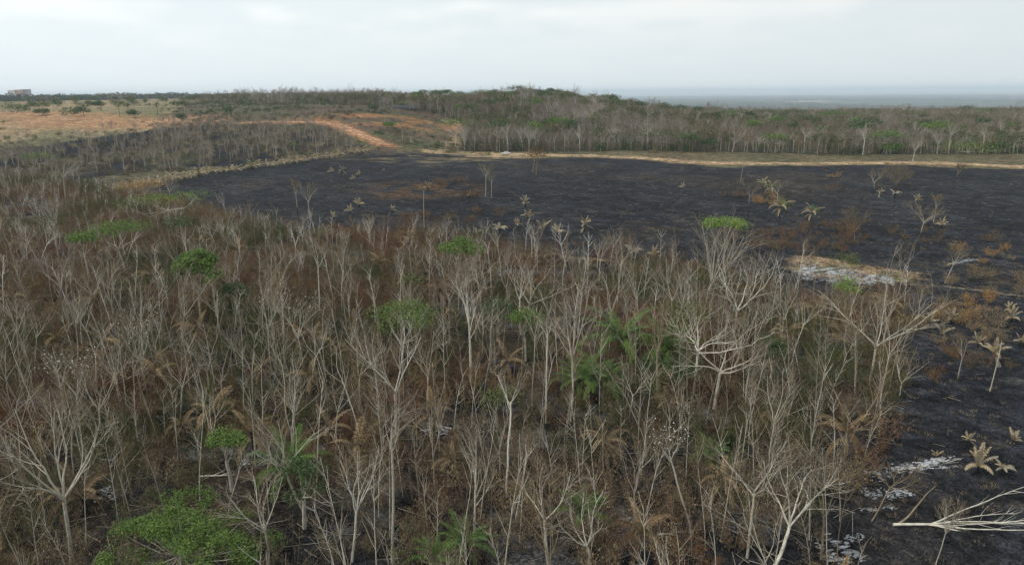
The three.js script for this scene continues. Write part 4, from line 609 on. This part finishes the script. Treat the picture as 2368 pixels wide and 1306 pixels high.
// brown regrowth and scorched shrubs on the black field
const FS = [[1840, 560, 14, 26, 'rust', 'in the rusty thicket below the half-green palm'], [1900, 540, 12, 20, 'rust', 'in the rusty thicket above the ash bank'], [1800, 470, 8, 14, 'tan', 'around the whitish tree above the half-green palm'], [1690, 455, 5, 5, 'rust', 'beside the half-charred leaning tree'], [2150, 540, 16, 12, 'rust', 'by the charred foot of the flat-crowned field tree'], [2270, 590, 10, 8, 'tan', 'past the thin white ash line'], [1090, 455, 5, 7, 'rust', 'under the round-crowned field tree'], [1030, 425, 14, 12, 'rust', 'on the brown scorched patch in the black field'], [1500, 415, 3, 3, 'rust', 'out on the open black field'], [1925, 410, 3, 4, 'tan', 'near the road above the rounded bushy tree'], [1920, 440, 3, 4, 'rust', 'between the road and the double-plume palm'], [950, 520, 20, 18, 'rust', 'at the field rim near the twin-stemmed burnt palm'], [1040, 510, 16, 14, 'rust', 'at the field rim near the branchless pole'], [1420, 580, 14, 12, 'rust', 'at the field rim by the ochre-tinged palm'], [2180, 770, 8, 14, 'tan', 'in the palm clump below the sandy track'], [2250, 750, 8, 8, 'tan', 'beside the palm clump below the sandy track'], [2180, 860, 10, 10, 'rust', 'around the small V-crowned field tree'], [2300, 720, 10, 8, 'tan', 'along the sandy track'], [1760, 560, 12, 14, 'rust', 'beside the lime umbrella crown'], [2290, 660, 10, 8, 'tan', 'between sandy track and thin ash line']];
for (const [px, py, r, n, m, w] of FS) { const c = survey(px, py); for (let k = 0; k < n; k++) { const a = srng() * 6.28, rr = Math.sqrt(srng()) * r, q = { x: c.x + Math.cos(a) * rr, d: c.d + Math.sin(a) * rr }, g = copyOf(SHRUBS[[2, 4, 0][Math.floor(srng() * 3)]]); g.children[1].material = m === 'rust' ? (srng() < 0.6 ? M.rust : M.brown) : (srng() < 0.6 ? M.tanLeaf : M.ochre); place(g, q, srng() * 6.28, 0.5 + srng() * 0.55); tag(g, 'scorched_shrub', 'low scorched ' + (m === 'rust' ? 'rust-brown' : 'tan') + ' shrub ' + w, 'shrub', 'scorched shrubs ' + w); } }

// ---------------------------------------------------------------- far wood behind the road, burnt scrub, plain
function farTree(seed, o) { const s = { H: 15, fork: 0.5, limbs: 6, spread: 0.55, R: 0.24, sub: 3, ter: 3, twigs: 2, twigR: 0.035, twigL: 1.4, sides: 4, ...o }, g = bareTree(seed, s), h = g.userData.shapes; return merged(g, [[h.trunk, [1, 1, 1]], ...h.limbs.map((l) => [l, [0.82, 0.8, 0.78]]), [h.twigs, [0.5, 0.45, 0.41]]]); }
const FARL = [0, 1, 2].map((k) => { const s = new Shape(), r = rngOf(1450 + k); s.tint = [2.6, 2.5, 2.3]; stroke(r, s, V3(0, -0.3, 0), V3(0.03, 1, 0).normalize(), 9, 0.2, 0.12, 4, 5, 0.1, 0); s.tint = [1, 1, 1]; for (let j = 0; j < 9; j++) { const a = j * 2.4, q = Math.sqrt((j + 0.5) / 9); clump(s, r, V3(Math.cos(a) * q * 3.6, 10.5 + (r() - 0.4) * 3 - q * 1.2, Math.sin(a) * q * 3.6), 1.7, 1.2, 1.7, 26, 0.7, 0.4, 0.5); } return s.geometry(); });
const FART = [0, 1, 2, 3, 4, 5].map((k) => farTree(1400 + k, [{}, { fork: 0.42, spread: 0.6 }, { fork: 0.64, limbs: 5 }, { leader: true, fork: 0.45, limbs: 8, sub: 3 }, { fork: 0.3, limbs: 6, H: 13, twigs: 2 }, { fork: 0.58, spread: 0.75, limbs: 5 }][k]));
{
  const bb = [-700, 900, 410, 1250];
  for (let d = bb[2]; d < bb[3]; d += 5.4) for (let x = bb[0]; x < bb[1]; x += 5.4) {
    const a = x + srng() * 5.4, b = d + srng() * 5.4; if (Math.abs(a) > b * 0.74 + 15 || !inside(FARWOOD, a, b + 26 * (fbm(a / 26, b / 26, 2, 403) - 0.45)) || toLine(ROAD_B, a, b) < 13) continue; if (srng() > 0.55 + 0.8 * fbm(a / 40, b / 40, 2, 401)) continue;
    if (srng() < 0.12 + 0.75 * sm(0.45, 0.62, fbm(a / 45 + 3, b / 70, 3, 413))) { const k = Math.floor(srng() * 3), t = srng(); later('far_leafy_woodland', k, FARL[k], M.copy, { x: a, d: b }, srng() * 6.28, 0.55 + srng() * 0.5, t < 0.4 ? [0.075, 0.085, 0.04] : t < 0.65 ? [0.05, 0.075, 0.03] : t < 0.85 ? [0.12, 0.095, 0.06] : [0.16, 0.12, 0.075]); if (srng() < 0.6) continue; }
    const k = Math.floor(srng() * 6), t = clamp(srng() * 0.6 + fbm(a / 60, b / 60, 3, 407) * 0.8 - 0.2), base = t < 0.3 ? [0.5, 0.475, 0.43] : t < 0.7 ? [0.3, 0.265, 0.225] : [0.22, 0.175, 0.13];
    { const m = 0.62 + 0.75 * fbm(a / 35 + 7, b / 50, 3, 409); for (let z = 0; z < 3; z++) base[z] *= m; } later('far_bare_woodland', k, FART[k], M.copy, { x: a, d: b }, srng() * 6.28, (1 - 0.15 * sm(620, 950, b) * sm(0.05, 0.2, a / b)) * (0.35 + 0.75 * fbm(a / 18, b / 18, 2, 405)) * (srng() < 0.07 ? 1.45 : 0.7 + srng() * 0.5), base);
    for (let z = toLine(ROAD_B, a, b) < 60 ? 2 : srng() < 0.75 ? 1 : 0; z > 0; z--) { const e = Math.floor(srng() * SHRUBS.length), g = srng(), edge = toLine(ROAD_B, a, b) < 60; later('far_undergrowth', e, SHRUBSOLID[e], M.copy, { x: a + 5 * (srng() - 0.5), d: b - 4 * srng() }, srng() * 6, (edge ? 1.3 : 1.0) + srng() * 0.8, g < (edge ? 0.5 : 0.22) ? [0.036, 0.066, 0.025] : g < 0.6 ? [0.13, 0.1, 0.075] : [0.16, 0.13, 0.1]); }
  }
}
const bushGeo = [0, 1, 2].map((k) => { const s = new Shape(), r = rngOf(1500 + k); for (let j = 0; j < 9; j++) clump(s, r, V3((r() - 0.5) * 3.2, 0.5 + r() * 1.3, (r() - 0.5) * 3.2), 1, 0.8, 1, 22, 0.42); return s.geometry(); });
for (let d = 280; d < 900; d += 6) for (let x = -480; x < 0; x += 6) { const a = x + srng() * 6, b = d + srng() * 6; if (!inside(SCRUB, a + (srng() - 0.5) * 50, b - srng() ** 2 * 90) || toLine(ROAD_A, a, b) < 14 || srng() > 0.34 + 1.1 * sm(0.68, 0.5, fbm(a / 55, b / 130, 4, 62)) * (0.3 + fbm(a / 25, b / 25, 2, 411))) continue; const t = srng(), k = Math.floor(srng() * 3); later('scrub_brush', k, bushGeo[k], M.copy, { x: a, d: b }, srng() * 6.28, 0.55 + srng() * 0.75, t < 0.45 ? [0.08, 0.066, 0.052] : t < 0.72 ? [0.115, 0.085, 0.06] : t < 0.9 ? [0.08, 0.085, 0.045] : [0.25, 0.2, 0.125]); if (srng() < 0.55) { const e = Math.floor(srng() * 6); later('scrub_bare_stems', e, FART[e], M.copy, { x: a, d: b }, srng() * 6, 0.3 + srng() * 0.4, [0.36, 0.32, 0.27]); } }
// low bushes over the far grassland, along the road verge and on the clearing
for (let k = 0; k < 2600; k++) { const b = 440 + srng() ** 1.5 * 1500, a = (srng() - 0.5) * 1.5 * b; if (inside(FARWOOD, a, b) || inside(FIELD, a, b) || inside(SCRUB, a, b) || toLine(TRACK, a, b) < 45 || toLine(ROAD_A, a, b) < 12 || toLine(ROAD_B, a, b) < 7 || fbm(a / 70, b / 70, 3, 421) < 0.44) continue; const e = Math.floor(srng() * 3), t = srng(); later('grassland_bushes', e, bushGeo[e], M.copy, { x: a, d: b }, srng() * 6, 0.35 + srng() * 0.9, t < 0.5 ? [0.09, 0.095, 0.05] : t < 0.75 ? [0.06, 0.085, 0.035] : [0.17, 0.13, 0.08]); }
for (let k = 0; k < 5200; k++) { const b = 420 + srng() * 620, a = -460 + srng() * 520; if (!inside(ROUGH, a, b) || inside(FARWOOD, a, b) || inside(FIELD, a, b) || inside(SCRUB, a, b) || toLine(ROAD_A, a, b) < 11 || toLine(ROAD_B, a, b) < 8 || Math.hypot((a - CLEAR.x) * 0.42, b - CLEAR.d) < 32 || fbm(a / 30, b / 30, 3, 423) < 0.47) continue; const e = Math.floor(srng() * 3), t = srng(); later('grassland_bushes', e, bushGeo[e], M.copy, { x: a, d: b }, srng() * 6, 0.4 + srng() ** 2 * 1.0, t < 0.4 ? [0.075, 0.085, 0.042] : t < 0.75 ? [0.11, 0.085, 0.06] : [0.05, 0.07, 0.03]); if (srng() < 0.12) { const z = Math.floor(srng() * 6); later('scrub_bare_stems', z, FART[z], M.copy, { x: a, d: b }, srng() * 6, 0.3 + srng() * 0.35, [0.36, 0.32, 0.27]); } }
{ // leafy trees dotted over the far pasture, as seen between the track and the horizon
  const rng = rngOf(890), pr = [0, 1, 2].map((k) => leafyTree(890 + k, { H: 8 + k, W: 8 + k * 2, T: 5 + k, lobes: 12, leaves: 30, leaf: 0.95, R: 0.25, mat: [M.darkGreen, M.olive, M.darkGreen][k], dome: 0.8 })); let n = 0;
  for (let t = 0; t < 3000 && n < 75; t++) { const d = 760 + rng() * 1100, x = -(0.72 - rng() * 0.55) * d; if (inside(FARWOOD, x, d) || toLine(TRACK, x, d) < 40 || fbm(x / 120, d / 260, 3, 441) < 0.47) continue; const k = Math.floor(rng() * 3), g = copyOf(pr[k]); place(g, { x, d }, rng() * 6, 0.7 + rng() * 0.7); n++; const w = d < 1150 ? 'on the pasture behind the orange cut' : 'in the hazy hedges far behind the orange cut'; tag(g, 'pasture_tree', ['small dark', 'spreading olive', 'large dark'][k] + ' leafy tree ' + w, 'tree', ['small dark', 'spreading olive', 'large dark'][k] + ' trees ' + w); }
}
const canopyGeo = [0, 1, 2, 3].map((k) => { const s = new Shape(), r = rngOf(1520 + k); for (let j = 0; j < 34; j++) { const a = r() * 6.28, q = Math.sqrt(r()); clump(s, r, V3(Math.cos(a) * q * 48 * (0.7 + 0.4 * noise2(a * 2, k, 6)), 3 + r() * 7, Math.sin(a) * q * 32), 6.5, 4.5, 6.5, 8, 7, 0.5, 0.5); } return s.geometry(); });   // a wood lot of the plain
for (let k = 0; k < 60000; k++) {
  const b = 1500 + 21000 * srng() ** 1.3, a = (srng() - 0.5) * 1.56 * b, left = a / b < 0.02, n = fbm(a / 1000, b / 7000, 3, 431); if (n < (left ? 0.4 : 0.48) || (left ? b < 1800 || srng() < 0.45 : b < 2600)) continue;
  const e = Math.floor(srng() * 4), t = srng(); later('distant_plain_woods', e, canopyGeo[e], M.copy, { x: a, d: b }, srng() * 6, V3(1, 0.8 + srng() * 0.5, 1).multiplyScalar(0.5 + srng() ** 2 * 0.7), t < 0.6 ? [0.03, 0.05, 0.024] : t < 0.85 ? [0.07, 0.067, 0.048] : [0.14, 0.12, 0.085], 0.5);
}
// burnt stubble, charred sticks and straw flecks on the field and the wood floor
{
  const tuft = new Shape(), r = rngOf(1600); for (let k = 0; k < 14; k++) { const a = r() * 6.28, p = V3(Math.cos(a) * r() * 0.35, 0, Math.sin(a) * r() * 0.35); tuft.spike(p, p.clone().add(V3((r() - 0.5) * 0.3, 0.08 + r() * 0.24, (r() - 0.5) * 0.3)), 0.018); } const tg = tuft.geometry();
  const log = new Shape(); stroke(rngOf(1601), log, V3(-0.9, 0.03, 0), V3(1, 0.02, 0), 1.8, 0.04, 0.02, 4, 5, 0.12, 0); const lg = log.geometry();
  for (let k = 0; k < 52000; k++) { const b = 46 + 330 * srng() ** 1.25, a = (srng() - 0.5) * 1.5 * b; if (!inside(FIELD, a, b)) continue; const t = srng(); later('burnt_stubble', 't', tg, M.copy, { x: a, d: b }, srng() * 6, 0.6 + srng() * 0.9, t < 0.8 ? [0.026, 0.026, 0.029] : t < 0.93 ? [0.075, 0.07, 0.062] : [0.2, 0.15, 0.09], 0.02); if (srng() < 0.05) later('burnt_sticks', 'l', lg, M.copy, { x: a + 1, d: b }, srng() * 6, 0.25 + srng() * 0.6, srng() < 0.75 ? [0.05, 0.05, 0.052] : [0.27, 0.25, 0.22], -0.02); }
  for (let k = 0; k < 5200; k++) { const b = 44 + 200 * srng() ** 1.3, a = (srng() - 0.5) * 1.5 * b; if (!inside(WOOD, a, b)) continue; later('burnt_sticks', 'l', lg, M.copy, { x: a, d: b }, srng() * 6, V3(0.7 + srng() * 2.2, 0.9, 0.9), srng() < 0.7 ? [0.05, 0.045, 0.04] : [0.24, 0.21, 0.175], -0.03); }
}
for (const [name, parts] of Object.entries(copies)) {
  const g = new THREE.Group();
  for (const { geo, mat, list } of Object.values(parts)) { const im = new THREE.InstancedMesh(geo, mat, list.length); list.forEach(([m, t], k) => { im.setMatrixAt(k, m); im.setColorAt(k, lin(...t)); }); im.castShadow = im.receiveShadow = true; im.name = name.replace(/s$/, '') + '_copies'; im.userData.kind = 'stuff'; g.add(im); }
  tag(g, name, '', '', null, 'stuff');
}

// ---------------------------------------------------------------- ash, fallen trees, car, buildings, poles
const flake = (() => { const g = new THREE.BufferGeometry(), p = [0, 0.16, 0], ix = [], n = 8; for (let k = 0; k < n; k++) { const a = k / n * 6.2832, r = 0.7 + 0.55 * hash2(k, 3, 11); p.push(Math.cos(a) * r, 0, Math.sin(a) * r); ix.push(0, 1 + (k + 1) % n, 1 + k); } g.setAttribute('position', new THREE.Float32BufferAttribute(p, 3)); g.setIndex(ix); g.computeVertexNormals(); g.setAttribute('uv', new THREE.Float32BufferAttribute(p.filter((_, k) => k % 3 !== 1), 2)); return g; })();
function ashSheet(name, pts, width, seed, tone = 0.72, dens = 1, warm = 0) { // loose ash or straw lying in flakes along a line, thickest in the middle
  const line = pts.map(([a, b]) => survey(a, b)), rng = rngOf(5000 + seed); let len = 0; for (let k = 1; k < line.length; k++) len += Math.hypot(line[k].x - line[k - 1].x, line[k].d - line[k - 1].d);
  const wide = typeof width === 'function' ? width(0.3) : width, size = clamp(wide * 0.06, 0.035, 0.11), N = Math.min(4200, Math.round(len * wide * 0.42 * dens / (size * size * 2) + len * 6)), im = new THREE.InstancedMesh(flake, M.ash, N), m = new THREE.Matrix4(), q = new THREE.Quaternion(), e = new THREE.Euler();
  const dx = line[line.length - 1].x - line[0].x, dd = line[line.length - 1].d - line[0].d, along = Math.atan2(dd, dx);
  for (let i = 0; i < N; i++) {
    let f, x, d, s, tries = 0; do { f = rng() * (line.length - 1); const k = Math.min(line.length - 2, Math.floor(f)), t = f - k, l = Math.hypot(line[k + 1].x - line[k].x, line[k + 1].d - line[k].d), w = typeof width === 'function' ? width(f / (line.length - 1)) : width; s = (rng() + rng() + rng() - 1.5) * w * 0.8; x = lerp(line[k].x, line[k + 1].x, t) - (line[k + 1].d - line[k].d) / l * s; d = lerp(line[k].d, line[k + 1].d, t) + (line[k + 1].x - line[k].x) / l * s; } while (++tries < 5 && fbm(f * 7, s * 2.5 / wide, 3, seed + 90) < 0.42 + 0.12 * rng());
    const z = size * (0.35 + rng() ** 2 * 1.3); e.set((rng() - 0.5) * 0.15, along + (rng() - 0.5) * 0.7, (rng() - 0.5) * 0.15); m.compose(V3(x, height(x, d) + 0.02, -d), q.setFromEuler(e), V3(z * (1.4 + rng() * 2.4), z * 0.5, z)); im.setMatrixAt(i, m); const b = tone * (0.2 + 0.6 * rng()); im.setColorAt(i, lin(b, b * (1 - 0.18 * warm), b * (1 - 0.42 * warm)));
  }
  im.castShadow = im.receiveShadow = true; im.name = numbered(name); im.userData.kind = 'stuff'; scene.add(im);
}
M.ash.map = null; M.ash.color.setRGB(0.8, 0.81, 0.83);
ashSheet('ash_streak', [[2015, 1100], [2080, 1085], [2150, 1070], [2215, 1058]], (t) => lerp(1.3, 0.45, t), 1, 0.72, 1.5);
ashSheet('ash_streak', [[2120, 1085], [2170, 1082], [2215, 1078]], 0.25, 2); ashSheet('ash_streak', [[2000, 1145], [2050, 1142], [2110, 1138]], 1.2, 3, 0.5, 0.7);
ashSheet('ash_streak', [[1900, 1285], [1945, 1280], [1980, 1275]], 2.6, 4, 0.5, 0.7); ashSheet('ash_streak', [[1955, 1248], [1975, 1243], [2000, 1240]], 0.7, 5, 0.5, 0.7); ashSheet('ash_streak', [[2200, 610], [2235, 603], [2255, 598]], 1.1, 6); ashSheet('ash_streak', [[1990, 1180], [2030, 1178], [2070, 1172]], 0.5, 11, 0.5, 0.7);
ashSheet('ash_bank', [[1850, 618], [1890, 622], [1940, 632], [2000, 645], [2070, 650]], (t) => 9 * (1 - 0.5 * t), 7); ashSheet('ash_bank', [[1860, 640], [1930, 650], [2010, 657]], 4, 8, 0.5, 0.7);
ashSheet('ash_patch', [[560, 1070], [590, 1055], [610, 1045]], 2.2, 9, 0.5, 0.7); ashSheet('ash_patch', [[990, 985], [1010, 990], [1040, 1000]], 1.6, 10, 0.5, 0.7); ashSheet('ash_patch', [[1400, 700], [1450, 712], [1500, 720]], 4, 12, 0.5, 0.7); ashSheet('ash_patch', [[1340, 660], [1400, 665], [1470, 668]], 4, 13, 0.5, 0.7); ashSheet('ash_patch', [[225, 1135], [250, 1140], [270, 1150]], 1.4, 14, 0.5, 0.7); ashSheet('ash_patch', [[1530, 690], [1600, 680], [1650, 672]], 3, 15, 0.5, 0.7);
ashSheet('pale_track', [[2080, 655], [2180, 662], [2260, 670], [2330, 680], [2400, 690]], 1.2, 16, 0.42, 0.8, 1); ashSheet('pale_track', [[30, 396], [110, 388], [190, 378], [250, 370], [310, 362]], 3, 17, 0.42, 0.8, 1);
{ // the fallen tree with bleached limbs on the black field
  const rng = rngOf(2000), g = new THREE.Group(), A = survey(2066, 1218), B = survey(2420, 1222), tr = new Shape(), dir = V3(B.x - A.x, 0, -(B.d - A.d)).normalize();
  const b = stroke(rng, tr, V3(0, 0.22, 0), V3(dir.x, 0.03, dir.z).normalize(), 3.4, 0.14, 0.11, 7, 5, 0.05, 0); g.add(meshOf(tr, M.white, 'trunk'));
  for (const [az, lenM, up, t] of [[0.06, 11, 0.05, 1], [-0.07, 12, 0.02, 0.95], [0.2, 10, 0.12, 0.9], [-0.16, 9, 0.02, 0.8], [0.3, 8, 0.08, 1], [0.02, 12.5, 0.09, 0.7], [-0.24, 6, 0.03, 0.9]]) {
    const sh = new Shape(), tw = new Shape(), q = b.at(t), d = dir.clone().applyAxisAngle(UPV, az); d.y += up; d.normalize(); const l = stroke(rng, sh, q.p, d, lenM, 0.08, 0.018, 5, 10, 0.24, -0.03);
    for (let k = 0; k < 7; k++) { const e = l.at(0.35 + 0.65 * rng()); stroke(rng, sh, e.p, turnDir(rng, e.d, 0.3 + rng() * 0.4, rng() * 6.28).setY(rng() * 0.25).normalize(), 1 + rng() * 1.8, 0.025, 0.006, 3, 4, 0.25, 0.05); }
    g.add(meshOf(sh, M.white, 'limb'));
  }
  const s2 = new Shape(); stroke(rng, s2, V3(0.3, 0.2, 0), V3(0.83, 0.36, -0.35).normalize(), 5.6, 0.1, 0.025, 6, 9, 0.34, -0.02); g.add(meshOf(s2, M.tan, 'limb'));
  place(g, A, 0, 1, 0); tag(g, 'fallen_tree', 'bleached fallen tree with long bunched limbs lying on the black field', 'fallen tree');
}
for (const [x0, y0, x1, y1, label] of [[1045, 995, 985, 980, 'pale fallen log among shrubs beside the ash patch'], [290, 588, 340, 585, 'white fallen log on bare ground behind pale trunks'], [1195, 355, 1240, 392, 'grey log at the foot of the rusty round tree'], [1520, 1240, 1560, 1235, 'grey fallen log on ashy floor'], [460, 1105, 520, 1102, 'thin fallen log over pale ash']]) {
  const a = survey(x0, y0), b = survey(x1, y1), s = new Shape(), l = Math.min(7, Math.hypot(b.x - a.x, b.d - a.d)), d = V3(b.x - a.x, 0, a.d - b.d).normalize(), rng = rngOf(x0); const t = stroke(rng, s, V3(0, 0.15, 0), d, l, 0.15, 0.06, 6, 6, 0.08, 0); const g = new THREE.Group(); g.add(meshOf(s, M.pale, 'trunk')); const br = new Shape(); for (let k = 0; k < 4; k++) { const q = t.at(0.4 + rng() * 0.6); stroke(rng, br, q.p, turnDir(rng, q.d, 0.6, rng() * 6).setY(0.2).normalize(), 1.2, 0.05, 0.015, 4, 3, 0.3, 0); } g.add(meshOf(br, M.pale, 'limb')); place(g, a, 0, 1, 0); tag(g, 'fallen_log', label, 'log');
}
{ // bleached branches at the tip of the ash streak
  const rng = rngOf(2050), g = new THREE.Group(), A = survey(2075, 1088), B = survey(2225, 1062), dir = V3(B.x - A.x, 0.02, A.d - B.d), len = dir.length(); dir.normalize();
  const tr = new Shape(), b = stroke(rng, tr, V3(0, 0.08, 0), dir, len * 0.7, 0.09, 0.05, 6, 8, 0.1, 0); g.add(meshOf(tr, M.white, 'trunk'));
  for (const [t, az, l] of [[0.55, 0.12, 3.2], [0.75, -0.1, 3], [0.95, 0.05, 2.6], [0.9, 0.2, 2], [0.4, -0.2, 2.6]]) { const sh = new Shape(), q = b.at(t), d = q.d.clone().applyAxisAngle(UPV, az); stroke(rng, sh, q.p, d, l, 0.04, 0.01, 4, 6, 0.2, 0.02); g.add(meshOf(sh, M.white, 'limb')); }
  place(g, A, 0, 1, 0); tag(g, 'fallen_tree', 'slim white burnt-out fallen trunk lying along the ash streak', 'fallen tree');
}
{ // the white pickup-like car on the road
  const g = new THREE.Group(), white = new THREE.MeshPhysicalMaterial({ color: lin(0.78, 0.78, 0.78), roughness: 0.3, clearcoat: 0.8 }), glass = new THREE.MeshPhysicalMaterial({ color: lin(0.03, 0.035, 0.04), roughness: 0.08 }), rub = std(0.03, 0.03, 0.03), steel = std(0.5, 0.5, 0.5, { metalness: 0.8, roughness: 0.4, specularIntensity: 1 });
  const sh = new THREE.Shape(); [[-2.35, 0.45], [-2.4, 0.95], [-1.5, 1.05], [-0.85, 1.62], [0.95, 1.64], [1.75, 1.08], [2.3, 0.98], [2.38, 0.5]].forEach(([x, y], k) => k ? sh.lineTo(x, y) : sh.moveTo(x, y)); sh.closePath();
  const body = new THREE.ExtrudeGeometry(sh, { depth: 1.64, bevelEnabled: true, bevelSize: 0.07, bevelThickness: 0.07, bevelSegments: 2 }); body.translate(0, 0, -0.82); body.setIndex([...Array(body.attributes.position.count).keys()]); g.add(meshOf(body, white, 'body'));
  for (const z of [-0.9, 0.9]) for (const [x0, x1] of [[-0.75, 0.05], [0.12, 0.95]]) { const w = new THREE.BoxGeometry(x1 - x0, 0.36, 0.02); w.translate((x0 + x1) / 2, 1.32, z); g.add(meshOf(w, glass, 'window')); }
  for (const [x, a, n] of [[-1.2, 0.7, 'rear_window'], [1.37, -0.62, 'windscreen']]) { const w = new THREE.BoxGeometry(0.62, 0.02, 1.35); w.rotateZ(a); w.translate(x, 1.42, 0); g.add(meshOf(w, glass, n)); }
  for (const x of [-1.5, 1.45]) for (const z of [-0.82, 0.82]) { const w = new THREE.Group(); w.name = 'wheel'; const t = new THREE.CylinderGeometry(0.36, 0.36, 0.24, 20); t.rotateX(Math.PI / 2); const r = new THREE.CylinderGeometry(0.2, 0.2, 0.26, 14); r.rotateX(Math.PI / 2); w.add(meshOf(t, rub, 'tyre'), meshOf(r, steel, 'rim')); w.position.set(x, 0.36, z); g.add(w); }
  for (const z of [-0.6, 0.6]) { const h = new THREE.BoxGeometry(0.06, 0.16, 0.32); h.translate(2.4, 0.8, z); g.add(meshOf(h, steel, 'headlight')); }
  const q = survey(1170, 358); place(g, q, 0.12, 1, 0); g.position.y = q.y + 0.3; tag(g, 'parked_car', 'white car standing on the dirt road before the far wood', 'car');
}
function block(name, px, d, w, h, dep, mat, roofMat, rows, label, cat = 'building') {
  const q = atDepth(px, d), g = new THREE.Group(), wall = new THREE.BoxGeometry(w, h, dep); wall.translate(0, h / 2 - 1, 0); g.add(meshOf(wall, mat, 'wall')); const roof = new THREE.BoxGeometry(w + 1, 0.9, dep + 1); roof.translate(0, h - 0.55, 0); g.add(meshOf(roof, roofMat, 'roof'));
  const win = new THREE.BoxGeometry(1.8, 1.4, 0.3); if (rows) for (let r = 0; r < rows; r++) for (let x = -w / 2 + 3; x < w / 2 - 2; x += 4.2) { const m = meshOf(win, glassDark, 'window'); m.position.set(x, 2 + r * 3.1, dep / 2); g.add(m); }
  place(g, q, 0.1, 1, 1); return tag(g, name, label, cat);
}
const glassDark = std(0.08, 0.09, 0.1, { roughness: 0.3 }), wallWhite = std(0.62, 0.62, 0.61), wallPink = std(0.5, 0.36, 0.31), wallGrey = std(0.34, 0.33, 0.36), roofTin = std(0.7, 0.71, 0.72, { roughness: 0.5 });
for (const [px, top, w, m, label] of [[31, 209, 16, wallWhite, 'white slab apartment block standing beside the two darker ones'], [46, 208, 22, wallPink, 'pinkish apartment block between the white and the grey one'], [64, 207, 26, wallGrey, 'grey apartment block, tallest of the three on the horizon']]) { const d = 2300 + px, h = riseAt(px, top, d) - atDepth(px, d).y + 2; block('apartment_block', px, d, w, h, 12, m, m, Math.max(3, Math.floor(h / 3.3)), label); }
for (const [x, d, w, h, label] of [[335, 3600, 60, 9, 'long white shed roof on the hazy horizon beyond the plateau'], [232, 3400, 34, 9, 'small white building on the hazy horizon near the plateau'], [412, 3700, 40, 9, 'white building in far trees on the plateau rim'], [520, 3800, 60, 10, 'pale low building far beyond the woodland belt'], [1478, 5200, 90, 10, 'long white warehouse on the low plain behind the hill'], [1412, 5000, 45, 10, 'white building on the low plain close to the hill'], [1435, 4800, 40, 9, 'pale shed on the low plain beside the white building'], [1855, 3900, 50, 8, 'pale roof amid the woods of the low plain']]) block('white_building', x, d, w, h, 24, wallWhite, roofTin, 0, label);
{ const g = new THREE.Group(), s = new THREE.SphereGeometry(1, 28, 10, 0, 6.2832, 0, 1.5708), p = s.attributes.position; for (let k = 0; k < p.count; k++) { const f = 0.85 + 0.3 * noise2(p.getX(k) * 3 + 9, p.getZ(k) * 3 + 9, 5); p.setXYZ(k, p.getX(k) * 13 * f, p.getY(k) * 4.6 * f, p.getZ(k) * 8 * f); } s.computeVertexNormals(); const m = meshOf(s, std(0.06, 0.058, 0.06), 'heap'); g.add(m); place(g, atDepth(936, 690), 0.2, 1, 0.3); tag(g, 'soil_heap', 'dark dome-shaped heap of soil on the orange clearing', 'soil heap'); }
for (const [px, py, h, d, label, m] of [[330, 272, 9, 680, 'pale utility pole beside the end of the orange cut', M.white], [350, 262, 9, 720, 'white utility pole behind the orange cut', M.white], [1031, 345, 5.5, 478, 'white post before the corner of the far wood', M.white], [1437, 362, 5, 440, 'dark charred post beside the road', M.char], [1732, 412, 8.5, 300, 'tall thin post on the black field near the road', M.grey], [972, 505, 11, 200, 'bare branchless pole at the near rim of the black field', M.pale]]) { const s = new Shape(), q = d ? atDepth(px, d) : survey(px, py), rng = rngOf(px); stroke(rng, s, V3(0, -0.4, 0), V3(0.02, 1, 0).normalize(), h, h > 10 ? 0.09 : 0.14, 0.06, 8, 5, 0.05, 0); const g = new THREE.Group(); g.add(meshOf(s, m, 'shaft')); const cap = new THREE.CylinderGeometry(0.05, 0.065, 0.12, 8); cap.translate(0, h - 0.4, 0); g.add(meshOf(cap, m, 'top')); place(g, q, 0, 1, 0); tag(g, 'pole', label, 'pole'); }
console.log('triangles', Math.round(triangles), 'objects', scene.children.length);
renderer.render(scene, camera);
